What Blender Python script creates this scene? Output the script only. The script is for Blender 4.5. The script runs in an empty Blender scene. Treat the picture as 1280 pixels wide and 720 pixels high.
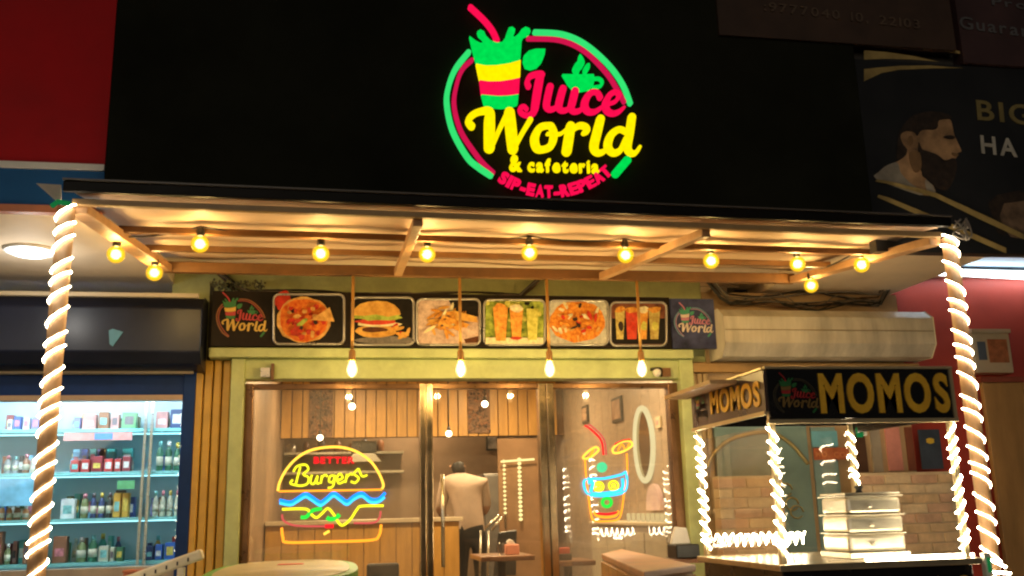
import bpy, bmesh, math, random
from mathutils import Vector, Matrix
random.seed(7)
SC = bpy.context.scene
COL = SC.collection
rad = math.radians

# ------------------------------------------------------------------ camera
FPX = 1200.0                      # focal length in pixels of a 1280 wide picture
PSI, PIT, ROL = rad(10.5), rad(13.05), rad(1.5)
CAM = Vector((-1.2, -6.6, 1.3))
_rt = Vector((math.cos(PSI), -math.sin(PSI), 0)); _hf = Vector((math.sin(PSI), math.cos(PSI), 0))
_f = _hf * math.cos(PIT) + Vector((0, 0, 1)) * math.sin(PIT); _u = _rt.cross(_f)
CR = _rt * math.cos(ROL) - _u * math.sin(ROL); CU = _u * math.cos(ROL) + _rt * math.sin(ROL)
cd = bpy.data.cameras.new('camera'); cam = bpy.data.objects.new('camera', cd); COL.objects.link(cam)
m = Matrix.Identity(4)
for i in range(3):
    m[i][0] = CR[i]; m[i][1] = CU[i]; m[i][2] = -_f[i]; m[i][3] = CAM[i]
cam.matrix_world = m
cd.sensor_width = 36; cd.lens = 36 * FPX / 1280; cd.clip_end = 500; cd.clip_start = 0.05
SC.camera = cam

# ------------------------------------------------------------------ night sky, weak street glow
SUN_EL, SUN_AZ = rad(14), rad(200)
w = bpy.data.worlds.new('World'); SC.world = w; w.use_nodes = True
nt = w.node_tree; bg = nt.nodes['Background']
sky = nt.nodes.new('ShaderNodeTexSky'); sky.sky_type = 'NISHITA'; sky.sun_disc = False
sky.sun_elevation = SUN_EL; sky.sun_rotation = SUN_AZ
nt.links.new(sky.outputs[0], bg.inputs[0]); bg.inputs[1].default_value = 0.0025
sd = bpy.data.lights.new('sun', 'SUN'); sd.energy = 0.17; sd.angle = rad(25); sd.color = (1.0, .86, .68)
so = bpy.data.objects.new('sun', sd); COL.objects.link(so)
_d = Vector((math.sin(SUN_AZ) * math.cos(SUN_EL), math.cos(SUN_AZ) * math.cos(SUN_EL), math.sin(SUN_EL)))
so.rotation_euler = _d.to_track_quat('Z', 'Y').to_euler(); so.location = (-2, -12, 8)
vs = SC.view_settings
vs.view_transform = 'Standard'; vs.look = 'None'; vs.gamma = 1; vs.use_curve_mapping = False; vs.exposure = 1.0
SC.render.engine = 'CYCLES'
cy = SC.cycles
cy.use_denoising = True; cy.max_bounces = 8; cy.diffuse_bounces = 4; cy.transparent_max_bounces = 16
cy.glossy_bounces = 3; cy.transmission_bounces = 4
cy.use_light_tree = True; cy.sample_clamp_indirect = 6; cy.caustics_reflective = False; cy.caustics_refractive = False
cy.filter_width = 2.2

# ------------------------------------------------------------------ where a sight line meets a plane of the place
def at(px, py, Y=None, X=None, Z=None):
    d = _f * FPX + CR * (px - 640) - CU * (py - 360)
    if Y is not None: t = (Y - CAM.y) / d.y
    elif X is not None: t = (X - CAM.x) / d.x
    else: t = (Z - CAM.z) / d.z
    return CAM + d * t
def mpp(px, py, Y): return (at(px + 1, py, Y) - at(px, py, Y)).length

# ------------------------------------------------------------------ materials
MATS = {}
def rgb(c): return (c[0], c[1], c[2], 1)
def mat(name, col, rough=.55, metal=0., var=.18, scale=6., bump=0., spec=.5, col2=None, stretch=(1, 1, 1), coat=0.):
    if name in MATS: return MATS[name]
    M = bpy.data.materials.new(name); M.use_nodes = True; N = M.node_tree; L = N.links
    p = N.nodes['Principled BSDF']
    tc = N.nodes.new('ShaderNodeTexCoord'); mp = N.nodes.new('ShaderNodeMapping'); mp.inputs['Scale'].default_value = stretch
    L.new(tc.outputs['Object'], mp.inputs[0])
    nz = N.nodes.new('ShaderNodeTexNoise'); nz.inputs['Scale'].default_value = scale; nz.inputs['Detail'].default_value = 7
    nz.inputs['Roughness'].default_value = .62
    L.new(mp.outputs[0], nz.inputs[0])
    cr = N.nodes.new('ShaderNodeValToRGB'); cr.color_ramp.elements[0].position = .3; cr.color_ramp.elements[1].position = .72
    a = [max(0, c * (1 - var)) for c in col]; b = list(col2) if col2 else [min(1, c * (1 + var)) for c in col]
    cr.color_ramp.elements[0].color = rgb(a); cr.color_ramp.elements[1].color = rgb(b)
    L.new(nz.outputs['Fac'], cr.inputs[0]); L.new(cr.outputs[0], p.inputs['Base Color'])
    mr = N.nodes.new('ShaderNodeMapRange'); mr.inputs['To Min'].default_value = max(.03, rough - .12); mr.inputs['To Max'].default_value = min(1, rough + .12)
    L.new(nz.outputs['Fac'], mr.inputs[0]); L.new(mr.outputs[0], p.inputs['Roughness'])
    p.inputs['Metallic'].default_value = metal; p.inputs['Specular IOR Level'].default_value = spec
    p.inputs['Coat Weight'].default_value = coat
    if bump:
        bp = N.nodes.new('ShaderNodeBump'); bp.inputs['Strength'].default_value = bump; bp.inputs['Distance'].default_value = .01
        n2 = N.nodes.new('ShaderNodeTexNoise'); n2.inputs['Scale'].default_value = scale * 4; n2.inputs['Detail'].default_value = 4
        L.new(mp.outputs[0], n2.inputs[0]); L.new(n2.outputs['Fac'], bp.inputs['Height']); L.new(bp.outputs[0], p.inputs['Normal'])
    MATS[name] = M; return M
def em(name, col, s=1.0, var=0.0, scale=20.):
    if name in MATS: return MATS[name]
    M = bpy.data.materials.new(name); M.use_nodes = True; N = M.node_tree
    N.nodes.remove(N.nodes['Principled BSDF']); e = N.nodes.new('ShaderNodeEmission')
    e.inputs[0].default_value = rgb(col); e.inputs[1].default_value = s
    if var:
        tc = N.nodes.new('ShaderNodeTexCoord'); nz = N.nodes.new('ShaderNodeTexNoise'); nz.inputs['Scale'].default_value = scale
        N.links.new(tc.outputs['Object'], nz.inputs[0])
        mr = N.nodes.new('ShaderNodeMapRange'); mr.inputs[3].default_value = s * (1 - var); mr.inputs[4].default_value = s * (1 + var)
        N.links.new(nz.outputs['Fac'], mr.inputs[0]); N.links.new(mr.outputs[0], e.inputs[1])
    N.links.new(e.outputs[0], N.nodes['Material Output'].inputs[0])
    MATS[name] = M; return M
def pane_mat(name, tint, refl=1.0, haze=0.0, rough=.02):
    if name in MATS: return MATS[name]
    M = bpy.data.materials.new(name); M.use_nodes = True; N = M.node_tree; L = N.links
    N.nodes.remove(N.nodes['Principled BSDF'])
    t = N.nodes.new('ShaderNodeBsdfTransparent'); t.inputs[0].default_value = rgb(tint)
    g = N.nodes.new('ShaderNodeBsdfGlossy'); g.inputs['Roughness'].default_value = rough
    fr = N.nodes.new('ShaderNodeFresnel'); ge = N.nodes.new('ShaderNodeNewGeometry'); io = N.nodes.new('ShaderNodeMapRange'); io.inputs[3].default_value = 1.5; io.inputs[4].default_value = 1 / 1.5
    L.new(ge.outputs['Backfacing'], io.inputs[0]); L.new(io.outputs[0], fr.inputs[0])
    mu = N.nodes.new('ShaderNodeMath'); mu.operation = 'MULTIPLY'; mu.inputs[1].default_value = refl
    L.new(fr.outputs[0], mu.inputs[0])
    mx = N.nodes.new('ShaderNodeMixShader'); L.new(mu.outputs[0], mx.inputs[0])
    last = t.outputs[0]
    if haze:
        d = N.nodes.new('ShaderNodeBsdfDiffuse'); d.inputs[0].default_value = (.55, .5, .45, 1)
        tc = N.nodes.new('ShaderNodeTexCoord'); nz = N.nodes.new('ShaderNodeTexNoise'); nz.inputs['Scale'].default_value = 2.5; nz.inputs['Detail'].default_value = 8
        mr = N.nodes.new('ShaderNodeMapRange'); mr.inputs[1].default_value = .35; mr.inputs[2].default_value = .75; mr.inputs[3].default_value = haze * .25; mr.inputs[4].default_value = haze * 1.6
        L.new(tc.outputs['Object'], nz.inputs[0]); L.new(nz.outputs['Fac'], mr.inputs[0])
        m2 = N.nodes.new('ShaderNodeMixShader'); L.new(mr.outputs[0], m2.inputs[0]); L.new(t.outputs[0], m2.inputs[1]); L.new(d.outputs[0], m2.inputs[2]); last = m2.outputs[0]
    L.new(last, mx.inputs[1]); L.new(g.outputs[0], mx.inputs[2]); L.new(mx.outputs[0], N.nodes['Material Output'].inputs[0])
    MATS[name] = M; return M
def globe_mat(name, col, s, tr=.5):
    M = bpy.data.materials.new(name); M.use_nodes = True; N = M.node_tree; L = N.links
    N.nodes.remove(N.nodes['Principled BSDF'])
    t = N.nodes.new('ShaderNodeBsdfTransparent'); t.inputs[0].default_value = (1, .85, .5, 1)
    e = N.nodes.new('ShaderNodeEmission'); e.inputs[0].default_value = rgb(col); e.inputs[1].default_value = s
    lw = N.nodes.new('ShaderNodeLayerWeight'); lw.inputs[0].default_value = .5
    mr = N.nodes.new('ShaderNodeMapRange'); mr.inputs[3].default_value = s * 1.25; mr.inputs[4].default_value = s * .7
    L.new(lw.outputs['Facing'], mr.inputs[0]); L.new(mr.outputs[0], e.inputs[1])
    g = N.nodes.new('ShaderNodeBsdfGlossy'); g.inputs['Roughness'].default_value = .05
    mx = N.nodes.new('ShaderNodeMixShader'); mx.inputs[0].default_value = 1 - tr
    L.new(t.outputs[0], mx.inputs[1]); L.new(e.outputs[0], mx.inputs[2])
    m2 = N.nodes.new('ShaderNodeMixShader'); m2.inputs[0].default_value = .05
    L.new(mx.outputs[0], m2.inputs[1]); L.new(g.outputs[0], m2.inputs[2])
    L.new(m2.outputs[0], N.nodes['Material Output'].inputs[0]); MATS[name] = M; return M

WOOD = mat('brown_timber', (.19, .085, .022), .5, var=.35, scale=5, bump=.3, stretch=(1, 1, 1))
POSTW = mat('orange_brown_post', (.44, .25, .12), .5, var=.3, scale=7, bump=.3)
BEIGE = mat('beige_soffit_paint', (.74, .60, .44), .7, var=.10, scale=2.2, bump=.1)
SHEET = mat('peach_awning_sheet', (.72, .52, .36), .6, var=.12, scale=3, bump=.15)
BLACKB = mat('black_sign_sheet', (.017, .0175, .012), .75, var=.3, scale=1.6, spec=.0)
DARK = mat('dark_trim', (.02, .017, .015), .4, var=.3)
GREEN = mat('pale_green_paint', (.50, .56, .26), .5, var=.22, scale=5, bump=.25)
OCHRE = mat('ochre_slat_paint', (.66, .38, .055), .45, var=.14, scale=6, bump=.15)
STEEL = mat('brass_toned_steel', (.52, .38, .22), .22, metal=1., var=.15, scale=9)
CHROME = mat('brushed_steel', (.62, .57, .48), .3, metal=1., var=.12, scale=14, stretch=(1, 1, 6))
NAVY = mat('navy_frame_paint', (.010, .038, .16), .45, var=.25, scale=4, spec=.15)
NAVYH = mat('navy_header_sheet', (.010, .013, .028), .34, var=.5, scale=2, spec=.3)
REDSIGN = mat('red_sign_sheet', (.50, .006, .010), .6, var=.2, scale=1.4, spec=.15)
BLUESIGN = mat('blue_sign_sheet', (.015, .10, .28), .55, var=.18, scale=1.5, spec=.12)
WHITE = mat('white_paint', (.75, .72, .66), .5, var=.08)
CREAM = mat('cream_metal', (.60, .50, .34), .45, var=.10, scale=3)
BLACK = mat('black_plastic', (.012, .012, .012), .4, var=.2)
WIRE = mat('black_cable', (.02, .018, .015), .5, var=.3)
GLASS = pane_mat('shop_glass', (.95, .94, .92), 1.7, haze=.14)
GLASSC = pane_mat('clear_door_glass', (.96, .95, .93), .9, haze=.04)
GLASSB = pane_mat('blue_shop_glass', (.93, .97, .97), .8)
ROPE = em('warm_rope_light', (1, .82, .54), 15)
ROPE2 = em('stall_rope_light', (1, .84, .56), 30)
GLOBE = globe_mat('yellow_globe_glass', (1, .56, .018), .75, .35)
CLEARB = globe_mat('clear_bulb_glass', (1, .72, .35), 2.2, .45)
FILA = em('bulb_filament', (1, .8, .45), 14)
NG, NR, NY = em('neon_green', (.0, .72, .08), .52, .25, 34), em('neon_red', (.93, .004, .07), .56, .22, 34), em('neon_yellow', (1, .78, .0), .58, .2, 34)
NR2 = em('neon_red_dim', (.55, .006, .06), .58, .1); NG2 = em('neon_green_pale', (.03, .68, .15), .58, .1)

# ------------------------------------------------------------------ mesh builder
class MB:
    def __init__(s): s.v = []; s.f = []; s.m = []; s.sm = []; s.mats = []
    def mi(s, M):
        if M not in s.mats: s.mats.append(M)
        return s.mats.index(M)
    def add(s, vs, fs, M, smooth=False):
        o = len(s.v); s.v += [tuple(v) for v in vs]; k = s.mi(M)
        for f in fs: s.f.append([i + o for i in f]); s.m.append(k); s.sm.append(smooth)
    def box(s, x0, x1, y0, y1, z0, z1, M):
        vs = [(x, y, z) for z in (z0, z1) for y in (y0, y1) for x in (x0, x1)]
        s.add(vs, [(0, 2, 3, 1), (4, 5, 7, 6), (0, 1, 5, 4), (2, 6, 7, 3), (0, 4, 6, 2), (1, 3, 7, 5)], M)
    def beam(s, a, b, wd, ht, M, up=Vector((0, 0, 1))):
        a = Vector(a); b = Vector(b); d = (b - a).normalized(); sd_ = d.cross(up)
        if sd_.length < 1e-4: sd_ = d.cross(Vector((0, 1, 0)))
        sd_.normalize(); uu = sd_.cross(d); vs = []
        for p in (a, b):
            for sx, sz in ((-1, -1), (1, -1), (1, 1), (-1, 1)): vs.append(p + sd_ * sx * wd / 2 + uu * sz * ht / 2)
        s.add(vs, [(3, 2, 1, 0), (4, 5, 6, 7), (0, 1, 5, 4), (1, 2, 6, 5), (2, 3, 7, 6), (3, 0, 4, 7)], M)
    def tube(s, pts, r, M, n=8, closed=False, caps=True):
        pts = [Vector(p) for p in pts]; N = len(pts); rs = r if isinstance(r, (list, tuple)) else [r] * N
        T = []
        for i in range(N):
            a = pts[(i - 1) % N] if (closed or i > 0) else pts[0]; b = pts[(i + 1) % N] if (closed or i < N - 1) else pts[-1]
            T.append((b - a).normalized() if (b - a).length > 1e-9 else Vector((0, 0, 1)))
        nrm = T[0].orthogonal().normalized(); vs = []
        for i in range(N):
            nrm = (nrm - T[i] * nrm.dot(T[i]));
            if nrm.length < 1e-6: nrm = T[i].orthogonal()
            nrm.normalize(); bn = T[i].cross(nrm)
            for k in range(n):
                a = 2 * math.pi * k / n; vs.append(pts[i] + (nrm * math.cos(a) + bn * math.sin(a)) * rs[i])
        fs = []
        for i in range(N if closed else N - 1):
            j = (i + 1) % N
            for k in range(n): fs.append((i * n + k, i * n + (k + 1) % n, j * n + (k + 1) % n, j * n + k))
        s.add(vs, fs, M, True)
        if caps and not closed: s.add([], [], M); o = len(s.v) - N * n; s.f.append([o + k for k in reversed(range(n))]); s.m.append(s.mi(M)); s.sm.append(False); s.f.append([o + (N - 1) * n + k for k in range(n)]); s.m.append(s.mi(M)); s.sm.append(False)
    def lathe(s, c, prof, M, n=16):
        c = Vector(c); vs = []; P = len(prof)
        for r, z in prof:
            for k in range(n):
                a = 2 * math.pi * k / n; vs.append(c + Vector((max(r, 1e-4) * math.cos(a), max(r, 1e-4) * math.sin(a), z)))
        fs = [(i * n + k, i * n + (k + 1) % n, (i + 1) * n + (k + 1) % n, (i + 1) * n + k) for i in range(P - 1) for k in range(n)]
        fs += [tuple(reversed(range(n))), tuple((P - 1) * n + k for k in range(n))]
        s.add(vs, fs, M, True)
    def ball(s, c, r, M, n=16, sx=1, sy=1, sz=1):
        c = Vector(c); k = n // 2; vs = []; fs = []
        for i in range(1, k):
            t = math.pi * i / k
            for j in range(n):
                a = 2 * math.pi * j / n; vs.append(c + Vector((r * sx * math.sin(t) * math.cos(a), r * sy * math.sin(t) * math.sin(a), r * sz * math.cos(t))))
        top = len(vs); vs += [c + Vector((0, 0, r * sz)), c - Vector((0, 0, r * sz))]
        for i in range(k - 2):
            for j in range(n): fs.append((i * n + j, (i + 1) * n + j, (i + 1) * n + (j + 1) % n, i * n + (j + 1) % n))
        for j in range(n): fs.append((top, j, (j + 1) % n)); fs.append((top + 1, (k - 2) * n + (j + 1) % n, (k - 2) * n + j))
        s.add(vs, fs, M, True)
    # flat outline in the XZ plane, thick along +Y
    def slab(s, pts, Y, th, M):
        n = len(pts); f = [(p[0], Y, p[1]) for p in pts]; b = [(p[0], Y + th, p[1]) for p in pts]
        s.add(f + b, [tuple(range(n)), tuple(reversed(range(n, 2 * n)))] + [(i, i + n, (i + 1) % n + n, (i + 1) % n) for i in range(n)], M)
    def leafplane(s, pts, Y, M): s.add([(p[0], Y, p[1]) for p in pts], [tuple(range(len(pts)))], M)
    def ribbon(s, pts, ws, Y, th, M, closed=False):
        N = len(pts); pts = [Vector((p[0], p[1])) for p in pts]; L = []; R = []
        for i in range(N):
            a = pts[(i - 1) % N] if (closed or i) else pts[0]; b = pts[(i + 1) % N] if (closed or i < N - 1) else pts[-1]
            d = b - a; d = d.normalized() if d.length > 1e-9 else Vector((1, 0)); q = Vector((-d.y, d.x)) * ws[i] / 2
            L.append(pts[i] + q); R.append(pts[i] - q)
        vs = []; fs = []
        for i in range(N): vs += [(L[i].x, Y, L[i].y), (R[i].x, Y, R[i].y), (L[i].x, Y + th, L[i].y), (R[i].x, Y + th, R[i].y)]
        for i in range(N if closed else N - 1):
            a = 4 * i; b = 4 * ((i + 1) % N)
            fs += [(a, a + 1, b + 1, b), (a, b, b + 2, a + 2), (a + 1, a + 3, b + 3, b + 1), (a + 2, b + 2, b + 3, a + 3)]
        s.add(vs, fs, M)
        if not closed:
            for e in (0, -1):
                d = (pts[1] - pts[0]) if e == 0 else (pts[-2] - pts[-1]); a0 = math.atan2(d.y, d.x); r = ws[e] / 2
                arc = [(pts[e].x + r * math.cos(a0 + math.pi / 2 + math.pi * k / 8), pts[e].y + r * math.sin(a0 + math.pi / 2 + math.pi * k / 8)) for k in range(9)]
                s.slab(arc, Y, th, M)
    def build(s, name, parent=None, bevel=0, **kw):
        me = bpy.data.meshes.new(name); me.from_pydata(s.v, [], s.f)
        for M in s.mats: me.materials.append(M)
        me.polygons.foreach_set('material_index', s.m); me.polygons.foreach_set('use_smooth', s.sm); me.update()
        return link(name, me, parent, bevel, **kw)
def link(name, me, parent=None, bevel=0, **kw):
    o = bpy.data.objects.new(name, me); COL.objects.link(o)
    if parent:
        o.parent = parent; o.matrix_parent_inverse = Matrix.Translation(-parent.location)
    if bevel:
        b = o.modifiers.new('bevel', 'BEVEL'); b.width = bevel; b.segments = 2; b.limit_method = 'ANGLE'
    return tag(o, **kw)
def tag(o, label=None, cat=None, group=None, kind=None):
    if label: o['label'] = label
    if cat: o['category'] = cat
    if group: o['group'] = group
    if kind: o['kind'] = kind
    return o
def thing(name, loc, label, cat, group=None):
    o = bpy.data.objects.new(name, None); COL.objects.link(o); o.location = loc; o.empty_display_size = .1
    return tag(o, label, cat, group)
def lamp(name, loc, W, col, parent=None, r=.03, kind='POINT', size=.3, rot=(0, 0, 0)):
    l = bpy.data.lights.new(name, kind); l.energy = W; l.color = col
    if kind == 'POINT': l.shadow_soft_size = r
    elif kind == 'AREA': l.shape = 'DISK'; l.size = size
    o = bpy.data.objects.new(name, l); COL.objects.link(o); o.location = loc; o.rotation_euler = rot
    if parent: o.parent = parent; o.matrix_parent_inverse = Matrix.Translation(-parent.location)
    return o
def box1(name, x0, x1, y0, y1, z0, z1, M, parent=None, bevel=0, **kw):
    b = MB(); b.box(x0, x1, y0, y1, z0, z1, M); return b.build(name, parent, bevel, **kw)
def spline(pts, k=6, closed=False):
    n = len(pts); out = []
    if n < 3: return [tuple(p) for p in pts]
    rng = range(n) if closed else range(n - 1)
    for i in rng:
        p0 = pts[(i - 1) % n] if (closed or i > 0) else pts[i]; p1 = pts[i]; p2 = pts[(i + 1) % n]; p3 = pts[(i + 2) % n] if (closed or i < n - 2) else pts[(i + 1) % n]
        for j in range(k):
            t = j / k
            out.append(tuple(.5 * (2 * b + (c - a) * t + (2 * a - 5 * b + 4 * c - d) * t * t + (3 * b - a - 3 * c + d) * t ** 3) for a, b, c, d in zip(p0, p1, p2, p3)))
    if not closed: out.append(tuple(pts[-1]))
    return out
# lettering from the built-in typeface
_G = {}
def glyph(ch, size, bold=0., ext=.004, wide=1.):
    k = (ch, round(size, 4), bold, ext, wide)
    if k in _G: return _G[k]
    c = bpy.data.curves.new('glyph', 'FONT'); c.body = ch; c.size = 1; c.offset = bold; c.extrude = ext / size; c.resolution_u = 4
    o = bpy.data.objects.new('glyph', c); COL.objects.link(o)
    bpy.context.view_layer.update(); dg = bpy.context.evaluated_depsgraph_get()
    me = bpy.data.meshes.new_from_object(o.evaluated_get(dg)); bpy.data.objects.remove(o); bpy.data.curves.remove(c)
    vs = [v.co.copy() for v in me.vertices]; fs = [tuple(p.vertices) for p in me.polygons]; bpy.data.meshes.remove(me)
    xs = [v.x for v in vs] or [0]; x0, x1 = min(xs), max(xs)
    r = ([((v.x - x0) * size * wide, -v.z * size, v.y * size) for v in vs], fs, (x1 - x0) * size * wide)
    _G[k] = r; return r
def letters(text, p0, p1, size, M, parent, Y=None, bold=.02, ext=.004, wide=1., gap=.16, arcfn=None, name='letter', direction=None, fit=True):
    """letters set along the line p0 to p1 (world points), each its own part; direction = axis of the writing"""
    p0 = Vector(p0); p1 = Vector(p1); gs = [None if c == ' ' else glyph(c, size, bold, ext, wide) for c in text]
    tot = sum((g[2] if g else size * .35) for g in gs) + gap * size * (len(text) - 1)
    dv = (p1 - p0); Lg = dv.length; dv.normalize(); k = Lg / tot if fit else 1.
    up = Vector((0, 0, 1)); up = (up - dv * up.dot(dv)).normalized(); out = dv.cross(up)   # faces the viewer
    x = 0.
    for g in gs:
        if g is None: x += (size * .35 + gap * size) * k; continue
        b = MB(); b.add([p0 + dv * (x + v[0] * k) + up * v[2] + out * (-v[1]) for v in g[0]], g[1], M); b.build(name, parent)
        x += (g[2] + gap * size) * k

# ================================================================== GROUND AND BUILDING
ASPH = mat('asphalt', (.05, .048, .045), .85, var=.3, scale=9, bump=.6)
PAVE = mat('pavement_concrete', (.46, .42, .36), .8, var=.2, scale=3, bump=.3)
b = MB(); b.box(-150, 150, -150, -4.3, -.5, -.15, ASPH); b.build('road', kind='structure')
b = MB(); b.box(-150, 150, -4.3, 120, -.5, 0, PAVE); b.build('pavement', kind='structure')
b = MB(); b.box(-60, 60, -4.5, -4.302, -.4, .005, mat('kerb_stone', (.3, .29, .27), .8)); b.build('kerb', kind='structure', bevel=.015)

SOF = 2.84
bl = thing('shop_building', (0, 1, 0), 'dark upper storey overhanging the row of small shops', 'building')
box1('upper_wall', -9, 9, -1.6, .6, SOF + .30, 6.4, mat('dark_upper_wall', (.05, .045, .04), .8, var=.3), bl)
for (x0, x1, zz, M) in ((-9, -2.29, SOF, BEIGE), (-2.288, 1.93, SOF + .09, BEIGE), (1.932, 3.0, SOF + .012, BEIGE)):
    box1('soffit', x0, x1, -1.63, .25, zz, SOF + .296, M, bl)
box1('soffit', 3.002, 9, -1.6, .6, SOF + .27, SOF + .297, mat('pale_blue_soffit', (.42, .55, .66), .6, var=.1), bl)
box1('front_wall', -2.3, 1.44, -.02, .14, 2.32, SOF + .088, GREEN, bl)
box1('pier', 1.24, 1.44, -.03, .14, 0, 2.318, mat('tan_pier_paint', (.46, .31, .16), .6, var=.2, scale=4), bl)
box1('rear_wall', -9, 9, 7.0, 7.2, 0, 6.4, mat('rear_wall_plaster', (.2, .17, .14), .8), bl)
box1('roof_slab', -9, 9, -1.6, 7.2, 6.402, 6.6, mat('roof_concrete', (.2, .2, .2), .8), bl)

# ================================================================== SIGNBOARDS ABOVE
ys = -1.68
a, c = at(147, 0, ys), at(1092, 280, ys)
sb = thing('black_signboard', ((a.x + c.x) / 2, ys, 2.87), 'large plain black signboard carrying the lit juice logo', 'signboard')
box1('sheet', a.x, c.x, ys, -1.634, 2.872, 4.9, BLACKB, sb)
box1('lower_edge', a.x + .01, c.x - .01, ys - .012, ys - .001, 2.86, 2.90, DARK, sb)
LEFTX = a.x; RIGHTX = c.x

ls = thing('shop_signboard', (-3.2, ys, SOF), 'red signboard with white stripe and blue lower band left of black sign', 'signboard')
zw0, zw1 = at(60, 211, ys).z, at(60, 203, ys).z
box1('red_panel', -6, LEFTX - .004, ys + .005, -1.634, zw1, 4.9, REDSIGN, ls)
box1('white_stripe', -6, LEFTX - .004, ys - .004, -1.634, zw0, zw1 - .001, WHITE, ls)
box1('blue_band', -6, LEFTX - .004, ys + .008, -1.634, SOF + .01, zw0 - .001, BLUESIGN, ls)
box1('bottom_trim', -6, LEFTX - .006, ys - .004, -1.634, SOF - .03, SOF + .008, mat('orange_trim', (.45, .14, .05), .5), ls)

# barber signboard ------------------------------------------------
bs = thing('barber_signboard', (3.5, ys, 2.7), 'dark barber shop signboard with bearded man in profile and gold stripes', 'signboard')
z0 = at(1200, 316, ys).z
box1('sheet', RIGHTX + .004, 7, ys + .004, -1.604, z0, 3.93, mat('dark_print_sheet', (.010, .010, .011), .5, var=.4, scale=2), bs)
def px2(pts, Y): return [(lambda q: (q.x, q.z))(at(p[0], p[1], Y)) for p in pts]
def zp(x0, y0, k): return lambda pts: [(x0 + p[0] / k, y0 + p[1] / k) for p in pts]
zb = zp(1080, 60, 3.6)
def printed(name, layers, Y, parent, step=.0009):
    b = MB()
    for i, (pts, M) in enumerate(layers): b.leafplane(px2(spline(pts, 3, True) if name == 'portrait' else pts, Y - step * (i + 1)), Y - step * (i + 1), M)
    return b.build(name, parent)
SKIN = mat('print_skin', (.40, .23, .11), .5, var=.6, scale=6); SKIN2 = mat('print_skin_shade', (.22, .12, .05), .5, var=.3, scale=9)
HAIRP = mat('print_hair', (.030, .018, .011), .5, var=.6, scale=26); CLOTH = mat('print_cloth', (.30, .26, .20), .5, var=.3, scale=8)
GOLDP = mat('print_gold', (.34, .24, .08), .5, var=.5, scale=5)
Yb = ys + .003
printed('portrait', [
    (zb([(55, 590), (70, 555), (100, 530), (150, 510), (190, 480), (200, 440), (255, 440), (262, 520), (262, 575), (300, 600), (322, 655), (250, 660)]), SKIN),
    (zb([(55, 590), (70, 555), (100, 530), (150, 515), (165, 560), (200, 600), (250, 640), (250, 662)]), CLOTH),
    (zb([(275, 595), (300, 605), (322, 655), (285, 645)]), CLOTH),
    (zb([(165, 390), (185, 375), (260, 368), (325, 365), (332, 325), (385, 320), (398, 350), (405, 385), (415, 410), (432, 445), (438, 465), (420, 475), (410, 500), (330, 520), (250, 500), (240, 455), (195, 455), (172, 425)]), SKIN),
    (zb([(200, 400), (215, 395), (222, 420), (212, 440), (198, 430)]), SKIN2),
    (zb([(150, 440), (160, 380), (190, 330), (230, 300), (300, 285), (370, 295), (395, 318), (338, 325), (328, 362), (262, 370), (240, 395), (225, 380), (190, 374), (165, 392), (172, 430), (190, 450), (185, 480), (150, 500)]), HAIRP),
    (zb([(245, 425), (262, 455), (280, 462), (330, 480), (365, 505), (400, 495), (415, 505), (418, 540), (405, 590), (375, 640), (330, 630), (285, 595), (255, 550), (243, 500)]), HAIRP),
    (zb([(395, 470), (425, 478), (418, 488), (398, 484)]), SKIN2), (zb([(205, 470), (250, 470), (258, 540), (230, 560), (208, 520)]), SKIN2),
    (zb([(355, 400), (385, 392), (408, 398), (405, 408), (375, 408)]), HAIRP),
], Yb, bs)
printed('gold_stripe', [(zb([(60, 590), (120, 600), (320, 650), (560, 760), (720, 838), (720, 862), (540, 780), (320, 672), (110, 612), (50, 600)]), GOLDP)], Yb - .007, bs)
printed('gold_stripe', [(zb([(65, 660), (110, 672), (330, 762), (640, 900), (640, 925), (320, 785), (60, 672)]), GOLDP)], Yb - .007, bs)
printed('gold_swoosh', [(zb([(0, 10), (100, 18), (220, 35), (340, 62), (220, 52), (100, 48), (0, 52)]), GOLDP)], Yb, bs)
printed('gold_swoosh', [(zb([(0, 95), (60, 88), (160, 80), (300, 78), (450, 90), (300, 92), (160, 98), (80, 112), (0, 150)]), GOLDP)], Yb, bs)
printed('gold_swoosh', [(zb([(0, -40), (140, -28), (380, 5), (560, 35), (760, 90), (760, 98), (560, 48), (380, 18), (140, -18), (0, -28)]), GOLDP)], Yb, bs)
printed('second_portrait', [(zb([(600, 700), (620, 680), (680, 672), (740, 690), (760, 760), (720, 860), (660, 850), (620, 800)]), mat('print_skin_dim', (.16, .10, .06), .5, var=.6, scale=12)), (zb([(560, 700), (600, 660), (700, 640), (770, 680), (700, 690), (630, 700), (610, 760), (640, 850), (600, 830)]), HAIRP)], Yb, bs)
SILV = mat('print_silver', (.45, .42, .36), .5, var=.3); GOLD2 = mat('print_dull_gold', (.22, .17, .06), .5, var=.3)
letters('BIG', at(1222, 149, Yb - .004), at(1290, 156, Yb - .004), .185, GOLD2, bs, bold=.015, ext=.002)
letters('HA', at(1227, 191, Yb - .004), at(1272, 196, Yb - .004), .165, SILV, bs, bold=.018, ext=.002)
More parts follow.
